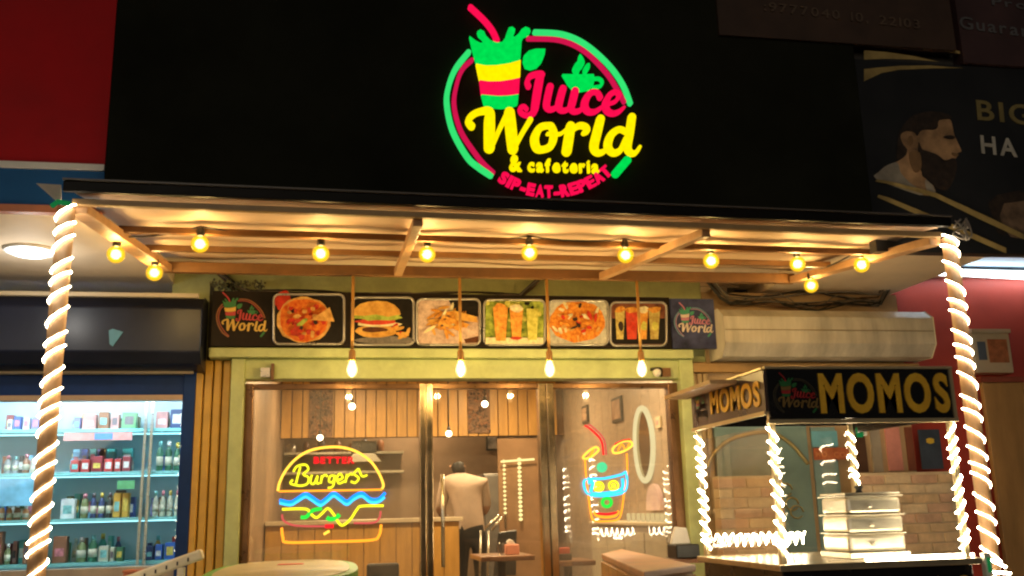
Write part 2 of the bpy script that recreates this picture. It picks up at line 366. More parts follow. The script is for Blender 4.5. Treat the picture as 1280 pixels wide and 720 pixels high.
# upper dim signboards
us = thing('upper_signboard', (1.9, -1.7, 4.0), 'dim brown signboard above the barber sign, phone numbers barely readable', 'signboard')
pa, pc = at(905, 0, ys), at(1180, 45, ys)
box1('sheet', 1.0, 2.56, ys - .02, -1.604, 4.02, 4.9, mat('dim_brown_sheet', (.055, .028, .016), .6, var=.4, scale=3), us)
letters(':9777040 10, 22103', at(955, 13, ys - .026), at(1150, 36, ys - .026), .085, mat('dim_letter', (.11, .07, .045), .6), us, bold=.01, ext=.002)
us2 = thing('upper_signboard', (3.6, -1.7, 4.0), 'dim maroon signboard in the top right corner', 'signboard')
box1('sheet', 2.6, 6.5, ys - .02, -1.604, 3.94, 4.9, mat('dim_maroon_sheet', (.05, .022, .022), .6, var=.4, scale=3), us2)
letters('Guarantee', at(1200, 35, ys - .026), at(1330, 52, ys - .026), .12, mat('dim_letter_grey', (.10, .095, .10), .6), us2, bold=.012, ext=.002)
letters('Proven', at(1240, 6, ys - .026), at(1330, 18, ys - .026), .08, mat('dim_letter_grey', (.10, .095, .10), .6), us2, bold=.012, ext=.002)

# ================================================================== THE JUICE LOGO (outlines in picture units, carried onto the sign plane)
z1 = zp(640, 50, 7.2); z2 = zp(575, 130, 5.565); z3 = zp(555, 0, 5.143); z0_ = zp(530, 0, 2.769)
LOGO = []     # (part name, kind, points, widths or None, colour key, z order)
def LP(n, f, pts, c, o=0, sm=0): LOGO.append((n, 'poly', spline(f(pts), 4, True) if sm else f(pts), None, c, o))
def LS(n, f, pts, wd, c, o=0, closed=False, k=7.2):
    q = f(pts); ws = wd if isinstance(wd, (list, tuple)) else [wd] * len(q)
    full = spline([(x, y, w_ / k * .92) for (x, y), w_ in zip(q, ws)], 6, closed)
    LOGO.append((n, 'strokec' if closed else 'stroke', [(p[0], p[1]) for p in full], [p[2] for p in full], c, o))
LP('cup_top', z3, [(165, 230), (205, 260), (235, 275), (262, 268), (245, 245), (222, 225), (215, 200), (235, 188), (258, 200), (270, 228), (300, 258), (340, 272), (375, 268), (395, 240), (405, 205), (418, 175), (440, 170), (458, 185), (455, 208), (440, 230), (455, 235), (480, 215), (500, 185), (525, 170), (550, 180), (558, 200), (545, 220), (515, 232), (500, 262), (492, 378), (420, 400), (340, 412), (270, 414), (207, 400), (185, 320)], 'g')
LP('cup_band', z3, [(207, 408), (270, 420), (340, 418), (420, 406), (494, 384), (490, 492), (430, 505), (360, 515), (290, 516), (228, 508)], 'y')
LP('cup_band', z3, [(230, 514), (290, 522), (360, 521), (430, 511), (488, 498), (482, 598), (420, 607), (350, 610), (290, 605), (240, 600)], 'r')
LP('cup_base', z3, [(242, 606), (290, 611), (350, 616), (420, 613), (480, 604), (474, 668), (440, 682), (370, 690), (300, 684), (258, 668)], 'g')
LS('straw', z3, [(172, 42), (245, 110), (290, 160), (320, 205), (342, 255)], 36, 'r', 1, k=5.143)
LP('leaf', z3, [(510, 390), (515, 355), (545, 325), (590, 312), (652, 312), (648, 350), (630, 395), (600, 428), (560, 440), (525, 430)], 'g')
LS('ring', z0_, [(155, 178), (110, 235), (85, 300), (80, 360), (100, 450), (150, 540), (190, 577), (232, 605)], 19, 'G', k=2.769)
LS('ring', z0_, [(166, 205), (135, 235), (115, 285), (105, 360), (128, 450), (178, 528), (208, 565), (240, 595)], 15, 'R', k=2.769)
LS('ring', z0_, [(385, 108), (480, 115), (560, 150), (640, 220), (690, 290), (716, 355)], 17, 'G', k=2.769)
LS('ring', z0_, [(362, 130), (470, 135), (555, 172), (630, 245), (670, 305), (695, 350)], 14, 'R', k=2.769)
LS('letter', z1, [(152, 412), (140, 370), (165, 322), (220, 302), (268, 303), (255, 330), (236, 430), (217, 550), (198, 640), (150, 672), (92, 655), (75, 612), (108, 592), (138, 618)], [48, 46, 48, 52, 62, 74, 78, 76, 66, 46, 42, 40, 38, 30], 'r', 2)
LS('letter', z1, [(345, 415), (322, 520), (315, 590), (345, 620), (400, 600), (435, 540)], [66, 66, 62, 48, 40, 30], 'r', 3)
LS('letter', z1, [(460, 435), (432, 540), (425, 600), (455, 630), (510, 615), (545, 560)], [68, 70, 64, 48, 40, 30], 'r', 4)
LS('letter', z1, [(570, 455), (545, 560), (535, 610), (565, 640), (620, 625), (655, 570)], [70, 70, 64, 48, 40, 30], 'r', 5)
LS('letter', z1, [(795, 515), (770, 470), (720, 468), (672, 520), (655, 590), (688, 640), (752, 640), (825, 590)], [52, 46, 50, 66, 70, 58, 44, 30], 'r', 6)
LS('letter', z1, [(860, 575), (930, 550), (965, 495), (930, 465), (880, 495), (845, 565), (855, 630), (905, 658), (960, 645), (1010, 605)], [30, 34, 44, 42, 52, 66, 64, 52, 42, 26], 'r', 7)
LP('coffee_bowl', z1, [(455, 305), (600, 308), (735, 305), (745, 340), (735, 400), (700, 440), (620, 455), (550, 440), (505, 390), (480, 345)], 'g', 1)
LS('coffee_handle', z1, [(738, 342), (785, 340), (815, 368), (802, 405), (735, 420)], 26, 'g', 0)
LP('steam', z1, [(575, 304), (550, 260), (565, 215), (595, 180), (610, 125), (640, 155), (655, 200), (640, 240), (615, 265), (600, 304)], 'g', 0, 1)
LP('steam', z1, [(650, 300), (645, 255), (670, 215), (698, 208), (702, 245), (688, 275), (670, 300)], 'g', 0, 1)
LS('letter', z2, [(82, 150), (60, 115), (85, 75), (140, 48), (205, 48), (207, 120), (206, 220), (206, 300)], [52, 46, 44, 44, 62, 78, 78, 76], 'y', 2, k=5.565)
LOGO_W2 = [[(206, 312), (235, 262), (282, 160), (335, 58)], [(345, 55), (352, 130), (362, 230), (370, 310)], [(368, 315), (400, 262), (446, 180), (490, 108)]]
LS('letter_stroke', z2, LOGO_W2[0], [52, 38, 36, 46], 'y', 3, k=5.565)
LS('letter_stroke', z2, LOGO_W2[1], [74, 80, 80, 74], 'y', 4, k=5.565)
LS('letter_stroke', z2, LOGO_W2[2], [52, 38, 36, 40], 'y', 5, k=5.565)
LS('letter', z2, [(620, 145), (560, 160), (522, 230), (535, 300), (580, 312), (635, 285), (655, 210), (640, 155)], [44, 50, 62, 58, 46, 52, 56, 48], 'y', 2, True, k=5.565)
LS('letter_stroke', z2, [(610, 205), (650, 205), (700, 205), (745, 170)], 22, 'y', 6, k=5.565)
LS('letter', z2, [(772, 150), (760, 230), (745, 325)], [66, 70, 70], 'y', 2, k=5.565)
LS('letter_stroke', z2, [(765, 215), (795, 170), (835, 148), (875, 158), (885, 185), (862, 200)], [30, 36, 44, 46, 42, 34], 'y', 7, k=5.565)
LS('letter', z2, [(980, 100), (955, 200), (935, 295), (960, 335), (1005, 325), (1040, 280)], [60, 66, 64, 48, 36, 26], 'y', 3, k=5.565)
LS('letter', z2, [(1160, 190), (1110, 172), (1052, 215), (1032, 290), (1068, 335), (1120, 315), (1160, 230)], [40, 42, 56, 58, 48, 42, 36], 'y', 2, k=5.565)
LS('letter_stroke', z2, [(1198, 88), (1182, 200), (1168, 300), (1192, 338), (1225, 335), (1252, 296)], [58, 60, 56, 46, 34, 24], 'y', 4, k=5.565)
LS('bar', z2, [(1088, 478), (1165, 388)], 62, 'g', 1, k=5.565)
OR = (690., 140.)
def logo(Y, parent, mats, place, depth=.03, joined=None, texts=True, lift=.0012):
    """place(px, py) -> (x, z) and metres per unit; joined: one printed mesh"""
    big = MB() if joined else None
    s = place(OR[0] + 1, OR[1])[0] - place(*OR)[0] if not callable(joined) else 0
    s = (Vector(place(OR[0] + 1, OR[1])) - Vector(place(*OR))).length
    for n, kd, pts, ws, c, o in LOGO:
        b = big or MB(); q = [place(*p) for p in pts]; y = Y - lift * (o + 1)
        if kd == 'poly':
            if joined: b.leafplane(q, y, mats[c])
            else: b.slab(q, y, depth, mats[c])
        else: b.ribbon(q, [w_ * s for w_ in ws], y, depth if not joined else .0004, mats[c], kd == 'strokec')
        if not joined: b.build(n, parent)
    if texts:
        def v3(px, py, dy): q = place(px, py); return Vector((q[0], Y - dy, q[1]))
        if joined: return big.build(joined, parent)
        letters('&', v3(636.5, 213.5, .01), v3(652, 214, .01), 27 * s, mats['y'], parent, bold=.035, ext=.012)
        letters('cafeteria', v3(659.5, 214.5, .01), v3(748, 216.5, .01), 22 * s, mats['y'], parent, bold=.03, ext=.012, gap=.12)
        txt = 'SIP-EAT-REPEAT'; cx, cy_, R_ = 688., 130., 116.
        a0, a1 = math.atan2(222 - cy_, 622.5 - cx), math.atan2(221 - cy_, 770 - cx)
        rel = {'I': .55, '-': .75}; tot = sum(rel.get(ch, 1.) for ch in txt); acc = 0
        for ch in txt:
            wd = rel.get(ch, 1.); t0 = a0 + (a1 - a0) * (acc + .08 * wd) / tot; t1 = a0 + (a1 - a0) * (acc + wd * .92) / tot; acc += wd
            P0 = (cx + R_ * math.cos(t0), cy_ + (R_ + 1) * math.sin(t0)); P1 = (cx + R_ * math.cos(t1), cy_ + (R_ + 1) * math.sin(t1))
            letters(ch, v3(*P0, .01), v3(*P1, .01), 19.5 * s, mats['r'], parent, bold=.03, ext=.012)
    elif joined: big.build(joined, parent)
ctr = at(*OR, Y=ys)
lg = thing('neon_logo', (ctr.x, ys, ctr.z), 'glowing round juice bar logo with cup, straw and red yellow lettering', 'neon sign')
logo(ys - .05, lg, {'g': NG, 'r': NR, 'y': NY, 'G': NG2, 'R': NR2}, lambda px, py: (lambda q: (q.x, q.z))(at(px, py, ys - .052)), depth=.027)

# ================================================================== AWNING
ZA = 2.745
aw = thing('awning', (-.2, -1.4, ZA), 'flat timber framed awning with peach underside and dark front edge', 'awning')
FL, FR, BL_, BR_ = Vector((-2.44, -2.02, ZA)), Vector((2.07, -2.02, ZA - .045)), Vector((-2.24, -.72, ZA + .03)), Vector((1.83, -.72, ZA + .03))
def onaw(s, t, dz=0.): # s along width, t front to back
    p = FL.lerp(FR, s).lerp(BL_.lerp(BR_, s), t); return p + Vector((0, 0, dz))
n = 24; vs = []; fs = []
for j in range(9):
    for i in range(n + 1):
        vs.append(onaw(i / n, j / 8, .078 + .006 * math.sin(i * 1.7 + j) + .006 * math.sin(j * 2.1 + i * .5)))
for j in range(8):
    for i in range(n): fs.append((j * (n + 1) + i, (j + 1) * (n + 1) + i, (j + 1) * (n + 1) + i + 1, j * (n + 1) + i + 1))
b = MB(); b.add(vs, fs, SHEET, True); shp = b.build('sheet', aw)
sm = shp.modifiers.new('thick', 'SOLIDIFY'); sm.thickness = .01; sm.offset = 1
b = MB(); b.beam(FL + Vector((-.03, -.03, .080)), FR + Vector((.03, -.03, .080)), .03, .050, mat('black_fascia', (.008, .007, .006), .5, var=.4, spec=.15)); b.build('fascia', aw, .004)
b = MB(); b.beam(FL + Vector((-.03, -.035, .110)), FR + Vector((.03, -.035, .110)), .05, .008, mat('grey_drip_edge', (.12, .10, .085), .4)); b.build('drip_edge', aw)
for t, dz, hh in ((.38, .02, .035), (.68, .02, .035)):
    b = MB(); b.beam(onaw(.008, t, dz), onaw(.992, t, dz), .035, hh, WOOD); b.build('batten', aw, .004)
b = MB(); b.beam(onaw(0, 1, .005), onaw(1, 1, .005), .05, .065, WOOD); b.build('back_beam', aw, .005)
b = MB(); b.beam(onaw(0, 0.015, .02), onaw(1, 0.015, .02), .035, .03, mat('pale_timber', (.5, .32, .14), .5, var=.2)); b.build('front_beam', aw, .004)
for s0, s1, wd in ((.004, .004, .09), (.36, .345, .05), (.699, .668, .05), (.996, .996, .08)):
    b = MB(); b.beam(onaw(s0, .03, -.008), onaw(s1, .975, -.008), wd, .045, POSTW); b.build('rafter', aw, .004)
q = [at(45, 229, -2.06), at(76, 231, -2.06), at(76, 256, -2.06)]
b = MB(); b.slab([(p.x, p.z) for p in q], -2.06, .01, mat('cream_flap', (.8, .7, .55), .6)); b.build('corner_flap', aw)

# awning posts and their rope lights ------------------------------
def helix(c0, c1, R, pitch, r, M, n=14, ph=0., tilt=0., hand=1):
    L = (c1 - c0).length; T = int(L / pitch); pts = []
    for i in range(T * n + 1):
        t = i / (T * n); a = hand * 2 * math.pi * i / n + ph; tt = t + (.16 * math.sin(i / n * 1.9 + ph) + .13 * math.sin(i / n * .83 + 2 * ph) + .06 * math.sin(i / n * 3.1)) / T
        pts.append(c0.lerp(c1, min(1, max(0, tt))) + Vector((math.cos(a) * R, math.sin(a) * R, math.cos(a) * tilt)))
    b = MB(); b.tube(pts, [r * (1.08 if i % 2 else .72) for i in range(len(pts))], M, 6); return b
def postset(px_top, py_top, Y, R, label_post, label_rope, ph, tilt, hand):
    p = at(px_top, py_top, Y)
    b = MB(); b.lathe((p.x, Y, 0), [(R + .015, 0), (R + .015, .02), (R, .022), (R * .96, 1.2), (R * .96, p.z)], POSTW, 14)
    o = b.build('awning_post', label=label_post, cat='post')
    rp = helix(Vector((p.x, Y, .25)), Vector((p.x, Y, p.z + .03)), R + .002, .086, .0055, ROPE, ph=ph, tilt=tilt, hand=hand).build('rope_light', label=label_rope, cat='rope light', group='rope lights wound round posts')
    return p
LPt = postset(83, 262, -2.0, .041, 'round brown left post of the awning, in front of blue shop window', 'white rope light spiralling up the left awning post', .3, .016, 1)
RPt = postset(1186, 298, -2.0, .041, 'round brown right post of the awning, beside the food stall', 'white rope light spiralling up the right awning post', 2.2, -.014, -1)
b = MB(); b.tube([LPt + Vector((-.05, -.05, .0)), LPt + Vector((-.02, -.07, .015)), LPt + Vector((.03, -.06, .01))], .012, em('green_end_light', (.02, .4, .1), .18), 8)
b.build('plug_connector', label='small green plug at the top of the left rope light', cat='plug')
random.seed(3)
b = MB()
for i in range(5):
    p0 = RPt + Vector((.03, -.07, .02)); pts = [p0 + Vector((random.uniform(-.04, .06), random.uniform(-.02, .02), random.uniform(-.05, .08))) for k in range(5)]
    b.tube(spline([tuple(x) for x in pts], 4), .005, mat('grey_wire', (.25, .22, .19), .5), 5)
b.build('cable_knot', label='tangled grey cable tied at the top of the right awning post', cat='cable')

# festoon bulbs ----------------------------------------------------
BP = [(145, 318, -1.45), (193, 341, -1.0), (250, 305, -1.55), (401, 317, -1.5), (534, 318, -1.5), (662, 316, -1.55), (782, 319, -1.55), (889, 326, -1.5), (997, 330, -1.48), (1077, 331, -1.5), (1014, 357, -.95)]
BN = ['yellow globe bulb nearest the left awning post', 'yellow globe bulb hanging below the left rafter of the awning', 'leftmost yellow globe bulb under the awning sheet', 'second yellow globe bulb under the awning sheet, counted from the left',
      'yellow globe bulb just right of the left middle rafter', 'yellow globe bulb below the lit logo, middle of the row', 'yellow globe bulb crossing the right middle rafter', 'yellow globe bulb right of the right middle rafter',
      'yellow globe bulb at the right end of the awning beam', 'yellow globe bulb nearest the right awning post', 'lowest yellow globe bulb, in front of the wires above the shutter']
tops = []
for (x, y, Y), lb in zip(BP, BN):
    p = at(x, y, Y); r = .047
    t = thing('globe_bulb', p, lb, 'light bulb', 'festoon bulbs under the awning')
    g = MB(); g.ball(p, r, GLOBE, 18); g.build('globe', t)
    s = MB(); s.lathe(p + Vector((0, 0, r * .86)), [(.017, 0), (.021, .008), (.021, .035), (.014, .05), (.008, .058)], BLACK, 10); s.build('socket', t)
    fl = MB(); fl.tube([p + Vector((-.008, 0, -.012)), p + Vector((-.006, 0, .015)), p + Vector((.006, 0, -.012)), p + Vector((.008, 0, .015))], .0022, FILA, 5); fl.build('filament', t)
    lamp('bulb_light', p, 6.5, (1, .74, .42), t, r=.03)
    tops.append(p + Vector((0, 0, r * .86 + .056)))
order = [1, 0, 2, 3, 4, 5, 6, 7, 8, 9, 10]
b = MB()
for i in range(len(order) - 1):
    a, c = tops[order[i]], tops[order[i + 1]]; pts = []
    for k in range(13):
        t = k / 12; q = a.lerp(c, t); q.z -= .02 * 4 * t * (1 - t); pts.append(q)
    b.tube(pts, .005, WIRE, 5)
b.build('festoon_cable', label='thin black cable linking the yellow globe bulbs', cat='cable')

# pendant bulbs ----------------------------------------------------
PN = ['clear pendant bulb on a wooden rod before the burger picture', 'clear pendant bulb on a wooden rod before the chips picture', 'clear pendant bulb on a wooden rod left of the pasta picture', 'clear pendant bulb on a wooden rod before the cocktail picture']
ROD = mat('amber_rod', (.5, .26, .06), .5, var=.2)
for x, lb in zip((440, 576, 687, 802), PN):
    p = at(x, 459, -.72); t = thing('pendant_light', p, lb, 'pendant light', 'pendant bulbs along the awning back beam')
    b = MB(); b.tube([p + Vector((0, 0, .10)), Vector((p.x, p.y, ZA + .03))], .010, ROD, 8); b.build('rod', t)
    b = MB(); b.lathe(p + Vector((0, 0, .035)), [(.017, 0), (.021, .01), (.021, .06), (.012, .075)], mat('amber_socket', (.4, .2, .05), .4), 12); b.build('socket', t)
    b = MB(); b.lathe(p, [(.004, -.062), (.020, -.052), (.031, -.028), (.032, -.012), (.026, .012), (.017, .036)], CLEARB, 16); b.build('bulb', t)
    b = MB(); b.tube([p + Vector((0, 0, -.038)), p + Vector((0, 0, .02))], .009, FILA, 8); b.build('filament', t)
    lamp('pendant_lamp', p + Vector((0, 0, -.01)), 20, (1, .79, .47), t, r=.02)

# ================================================================== MENU BOARD
YM = -.17
mb = thing('menu_board', (-.28, YM, 2.4), 'long black menu board with six framed food pictures and a logo at each end', 'menu board')
DBROWN = mat('board_dark_brown', (.014, .009, .006), .5, var=.6, scale=4, spec=.15)
tl, br = at(266, 364, YM), at(838, 434, YM)
box1('backboard', tl.x, at(838, 400, YM).x, YM, YM + .04, 2.395, 2.765, DBROWN, mb)
NB = mat('night_blue_print', (.012, .014, .04), .5, col2=(.10, .115, .27), scale=4.5, var=.6, spec=.15)
box1('end_panel', at(838, 400, YM).x + .003, at(893, 400, YM).x, YM - .01, YM + .03, 2.392, 2.755, NB, mb)
FRM = mat('frame_silver', (.46, .44, .42), .3, metal=.6)
def rrect(x0, x1, y0, y1, r=7, k=4):
    out = []
    for cx, cy_, a in ((x1 - r, y0 + r, -90), (x1 - r, y1 - r, 0), (x0 + r, y1 - r, 90), (x0 + r, y0 + r, 180)):
        for i in range(k + 1): t = rad(a + 90 * i / k); out.append((cx + r * math.cos(t), cy_ + r * math.sin(t)))
    return out
def blob(cx, cy_, rx, ry, n=18, j=.0, seed=1, rot=0):
    R_ = random.Random(seed); out = []
    for i in range(n):
        a = 2 * math.pi * i / n; k = 1 + R_.uniform(-j, j); x, y = rx * k * math.cos(a), ry * k * math.sin(a)
        out.append((cx + x * math.cos(rot) - y * math.sin(rot), cy_ + x * math.sin(rot) + y * math.cos(rot)))
    return out
fm = lambda n, c, c2=None, v=.35, s=30: mat('food_' + n, c, .45, col2=c2, var=v, scale=s, spec=.15)
F = dict(black=fm('black', (.012, .010, .009)), pizza=fm('pizza', (.72, .07, .012), (.85, .30, .04), .2, 34), pep=fm('red', (.52, .04, .02)), crust=fm('crust', (.72, .33, .07), (.85, .5, .16)), bun=fm('bun', (.62, .26, .04), (.85, .50, .12), .3, 14),
         lett=fm('lettuce', (.26, .38, .04), (.5, .6, .12)), patty=fm('patty', (.10, .035, .015)), tom=fm('tomato', (.55, .06, .03)), fry=fm('chips', (.72, .22, .02), (.88, .46, .09), .4, 34), pink=fm('pink_cloth', (.60, .40, .33), (.8, .6, .5)),
         leaf=fm('leaves', (.08, .22, .02), (.6, .66, .12), .5, 22), orange=fm('orange_drink', (.78, .22, .03), (.92, .5, .1)), lime=fm('lime_drink', (.6, .55, .06), (.8, .75, .2)), pasta=fm('pasta', (.70, .15, .015), (.9, .40, .06), .3, 46), plate=fm('plate', (.5, .48, .42)),
         table=fm('table_brown', (.13, .045, .03), (.35, .12, .06), .5, 10), coc=fm('cocktail', (.5, .3, .06), (.7, .6, .2)), olive=fm('olive', (.04, .025, .02)), pale=fm('pale_food', (.8, .68, .42)), grey=fm('stone_grey', (.18, .16, .15)))
R2 = random.Random(5)
def pic(x0, x1, y0, y1, layers, label):
    o = printed('picture', [(rrect(x0, x1, y0, y1), layers[0][1])] + layers[1:], YM - .008, mb, .0007); o['label'] = label
    pts = px2(spline(rrect(x0, x1, y0, y1), 1, True), YM - .012); b = MB(); b.tube([(p[0], YM - .012, p[1]) for p in pts], .0085, FRM, 6, closed=True); b.build('picture_frame', o)
L = [(0, F['black']), (blob(353, 376, 10, 12, j=.2, seed=2), F['pep']), (blob(380, 400, 34, 29, 26, .04, 3), F['crust']), (blob(380, 400, 31, 26.5, 26, .05, 4), F['pizza'])]
for i in range(60):
    a = R2.uniform(0, 6.28); rr = R2.uniform(.15, .88); L.append((blob(380 + 30 * rr * math.cos(a), 400 + 25 * rr * math.sin(a), R2.uniform(2.2, 4.5), R2.uniform(1.8, 3.6), 9, .2, i), R2.choice([F['pep'], F['pep'], F['tom'], F['crust'], F['olive'] if i % 4 == 0 else F['pizza']])))
L += [([(388, 400), (412, 384), (418, 402)], F['crust']), (blob(378, 403, 8, 3, 10, .2, 9, -.6), F['leaf'])]
pic(342, 430, 368, 430, L, 'picture of a pizza')
L = [(0, F['black']), (blob(483, 425, 40, 5, 14, .1, 1), F['grey']), (blob(470, 414, 26, 8, 20, .05, 1), F['bun']), (blob(468, 412, 16, 3.5, 14, .1, 2), F['patty']), (blob(473, 405, 27, 3.5, 14, .12, 2), F['pale']), (blob(470, 402, 26, 4, 14, .12, 3), F['tom']), (blob(474, 396, 30, 5, 22, .16, 3), F['lett']),
     ([(441, 394), (443, 386), (450, 380), (460, 377), (472, 376), (484, 377), (493, 381), (499, 387), (501, 393), (485, 396), (470, 393), (455, 395)], F['bun'])]
for i in range(9): x = 499 + R2.uniform(-6, 13); y = 414 + R2.uniform(-8, 8); L.append((blob(x, y, 6, 2.2, 8, .1, i, R2.uniform(-1.2, .4)), R2.choice([F['fry'], F['bun'], F['pep']])))
pic(440, 517, 372, 431, L, 'picture of a burger')
L = [(0, F['pink']), ([(560, 374), (598, 374), (598, 396), (570, 392)], F['black']), ([(580, 424), (598, 420), (598, 428), (582, 429)], F['patty'])]
for i in range(44): a = R2.uniform(0, 6.28); rr = R2.uniform(0, 1) ** .7; L.append((blob(556 + 26 * rr * math.cos(a) * .9, 401 + 18 * rr * math.sin(a), R2.uniform(7, 12), 2.0, 8, .1, i, R2.uniform(-1.4, 1.4)), R2.choice([F['fry'], F['fry'], F['bun'], F['pale'], F['pep'] if i % 6 == 0 else F['fry']])))
L += [([(568, 388), (596, 396), (597, 403), (570, 400)], F['bun'])]
pic(521, 600, 374, 431, L, 'picture of loaded chips')
L = [(0, F['leaf'])]
for i in range(26): L.append((blob(R2.uniform(608, 678), R2.uniform(377, 402), R2.uniform(2, 5), R2.uniform(2, 5), 8, .3, i), R2.choice([F['leaf'], F['black'], F['lime'], F['lett']])))
L += [([(607, 422), (679, 422), (679, 430), (607, 430)], F['pale']), ([(616, 384), (635, 384), (632, 426), (620, 426)], F['orange']), (blob(625, 384, 9, 5, 10, .2, 3), F['orange']), ([(637, 386), (654, 386), (651, 421), (640, 421)], F['orange']), (blob(646, 386, 9, 5, 10, .2, 4), F['pale']), ([(658, 386), (673, 386), (671, 425), (660, 425)], F['lime']), (blob(645, 423, 8, 2, 9, .2, 4), F['tom'])]
pic(605, 681, 375, 431, L, 'picture of three tall fruit drinks')
L = [(0, F['plate']), (blob(722, 402, 35, 26, 26, .04, 3), F['pasta'])]
for i in range(46): a = R2.uniform(0, 6.28); rr = R2.uniform(0, 1) ** .6; L.append((blob(722 + 32 * rr * math.cos(a), 401 + 23 * rr * math.sin(a), R2.uniform(3, 6.5), R2.uniform(1.4, 2.6), 8, .2, i, R2.uniform(-1.5, 1.5)), R2.choice([F['pasta'], F['pep'], F['crust'], F['olive'] if i % 2 == 0 else F['pep'], F['pale']])))
pic(685, 760, 376, 431, L, 'picture of a dish of pasta')
L = [(0, F['table']), ([(764, 398), (832, 398), (832, 430), (764, 430)], F['black'])]
for x, c, rx in ((775, 'coc', 6), (790, 'tom', 8), (804, 'orange', 6), (818, 'coc', 7)): L += [([(x - rx, 388), (x + rx, 388), (x + rx * .7, 424), (x - rx * .7, 424)], F[c]), (blob(x, 387, rx + 1, 4, 10, .25, x), R2.choice([F['fry'], F['pale']])), (blob(x + 1, 408, rx * .6, 6, 9, .2, x + 1), F['pep'] if x == 790 else F['olive'] if x == 775 else F['lime'])]
pic(763, 833, 378, 432, L, 'picture of cocktails in glasses')
PG, PR, PY = mat('print_green', (.03, .18, .05), .5), mat('print_red', (.48, .04, .05), .5), mat('print_yellow', (.7, .45, .09), .5)
prm = {'g': PG, 'r': PR, 'y': PY, 'G': mat('print_ring_brown', (.3, .10, .03), .5), 'R': mat('print_ring_red', (.35, .06, .03), .5)}
def small_logo(cx, cy_, sc, Y, parent, mats, Xp=None):
    def pl(px, py):
        q = at(cx + (px - 678) * sc, cy_ + (py - 135) * sc, Y); return (q.x, q.z)
    logo(Y, parent, mats, pl, joined='printed_logo', lift=.0005)
small_logo(302, 399, .262, YM - .004, mb, prm)
prm2 = {'g': mat('print_teal', (.05, .33, .20), .5), 'r': mat('print_pink', (.62, .22, .36), .5), 'y': mat('print_pale', (.74, .64, .58), .5), 'G': mat('print_blue', (.15, .28, .42), .5), 'R': mat('print_mauve', (.42, .25, .42), .5)}
small_logo(867, 404, .20, YM - .014, mb, prm2)

# ================================================================== SHOPFRONT: beam, fluted panel, frames, glass
x0, x1 = -2.03, 1.25
bm_ = thing('entrance_beam', (-.4, -.1, 2.2), 'pale green painted beam and posts framing the glass shopfront', 'door frame')
box1('ledge', x0, x1 + .05, -.16, .02, 2.325, 2.388, GREEN, bm_, .006)
box1('beam', x0 + .16, x1 + .02, -.10, .06, 2.19, 2.322, GREEN, bm_, .006)
box1('post', at(289, 470, -.1).x, at(306, 470, -.1).x, -.12, .06, .0, 2.322, GREEN, bm_, .005)
box1('post', at(849, 470, -.1).x, at(866, 470, -.1).x, -.12, .06, .0, 2.322, GREEN, bm_, .005)
fp = thing('fluted_panel', (-2.0, 0, 0), 'ochre vertical slat panel between blue window and green post', 'wall panel')
xa, xb = -2.122, at(289, 470, -.1).x - .004
box1('backing', xa, xb, -.02, .05, 0, 2.322, mat('dark_ochre', (.2, .1, .015), .6), fp)
n = 4
for i in range(n):
    w_ = (xb - xa) / n; box1('slat', xa + i * w_ + .004, xa + (i + 1) * w_ - .004, -.055, -.021, 0, 2.32, OCHRE, fp, .008)

FRX = [at(303, 480, 0).x, at(318, 480, 0).x, at(524, 480, 0).x, at(540, 480, 0).x, at(671, 480, 0).x, at(690, 480, 0).x, at(832, 480, 0).x, at(846, 480, 0).x]
BRN = mat('bronze_frame', (.20, .105, .05), .3, metal=.7, var=.3)
def glazing(name, xl0, xl1, xr0, xr1, G, label, cat, handle=False, ML=STEEL, MR=STEEL):
    t = thing(name, ((xl1 + xr0) / 2, 0, 0), label, cat)
    zt = 2.165
    box1('stile', xl0, xl1, -.045, .045, .15, zt, ML, t, .005); box1('stile', xr0, xr1, -.045, .045, .15, zt, MR, t, .005)
    box1('top_rail', xl1, xr0, -.03, .03, zt - .035, zt, BRN, t, .003); box1('bottom_rail', xl1, xr0, -.03, .03, .15, .25, STEEL, t, .004)
    box1('pane', xl1, xr0, -.004, .004, .25, zt - .035, G, t)
    if handle:
        b = MB(); b.tube([(xl1 + .06, -.06, .95), (xl1 + .06, -.06, 1.55)], .013, CHROME, 10)
        for z in (1.0, 1.5): b.tube([(xl1 + .06, -.06, z), (xl1 + .06, .0, z)], .008, CHROME, 8)
        b.build('door_handle', t)
    return t
mid1 = (FRX[2] + FRX[3]) / 2; mid2 = (FRX[4] + FRX[5]) / 2
glazing('shop_window', FRX[0], FRX[1], FRX[2], mid1 - .002, GLASS, 'left fixed glass pane carrying the neon burger', 'window', ML=BRN)
glazing('glass_door', mid1 + .002, FRX[3], FRX[4], mid2 - .002, GLASSC, 'clear middle glass door in a brass toned steel frame', 'door', True)
glazing('shop_window', mid2 + .002, FRX[5], FRX[6], FRX[7], GLASS, 'right fixed glass pane carrying the neon drink cup', 'window', MR=BRN)
box1('threshold', -1.85, 1.25, -.35, .1, 0.001, .149, mat('threshold_stone', (.22, .19, .16), .5, var=.3), kind='structure', bevel=.01)
for px, lb in ((332, 'small steel camera bracket on the green beam at left'), (820, 'small white dome camera under the green beam at right')):
    p = at(px, 466, -.12); b = MB()
    if px < 400: b.box(p.x - .03, p.x + .03, -.15, -.101, p.z - .03, p.z + .03, CHROME); b.box(p.x + .035, p.x + .055, -.14, -.101, p.z - .05, p.z + .06, BRN)
    else: b.ball(p + Vector((0, -.02, 0)), .032, WHITE, 12); b.lathe(p + Vector((0, .0, .015)), [(.04, 0), (.04, .02)], DARK, 12); b.box(p.x + .04, p.x + .10, -.15, -.101, p.z - .03, p.z + .03, BRN)
    b.build('security_camera', label=lb, cat='camera')

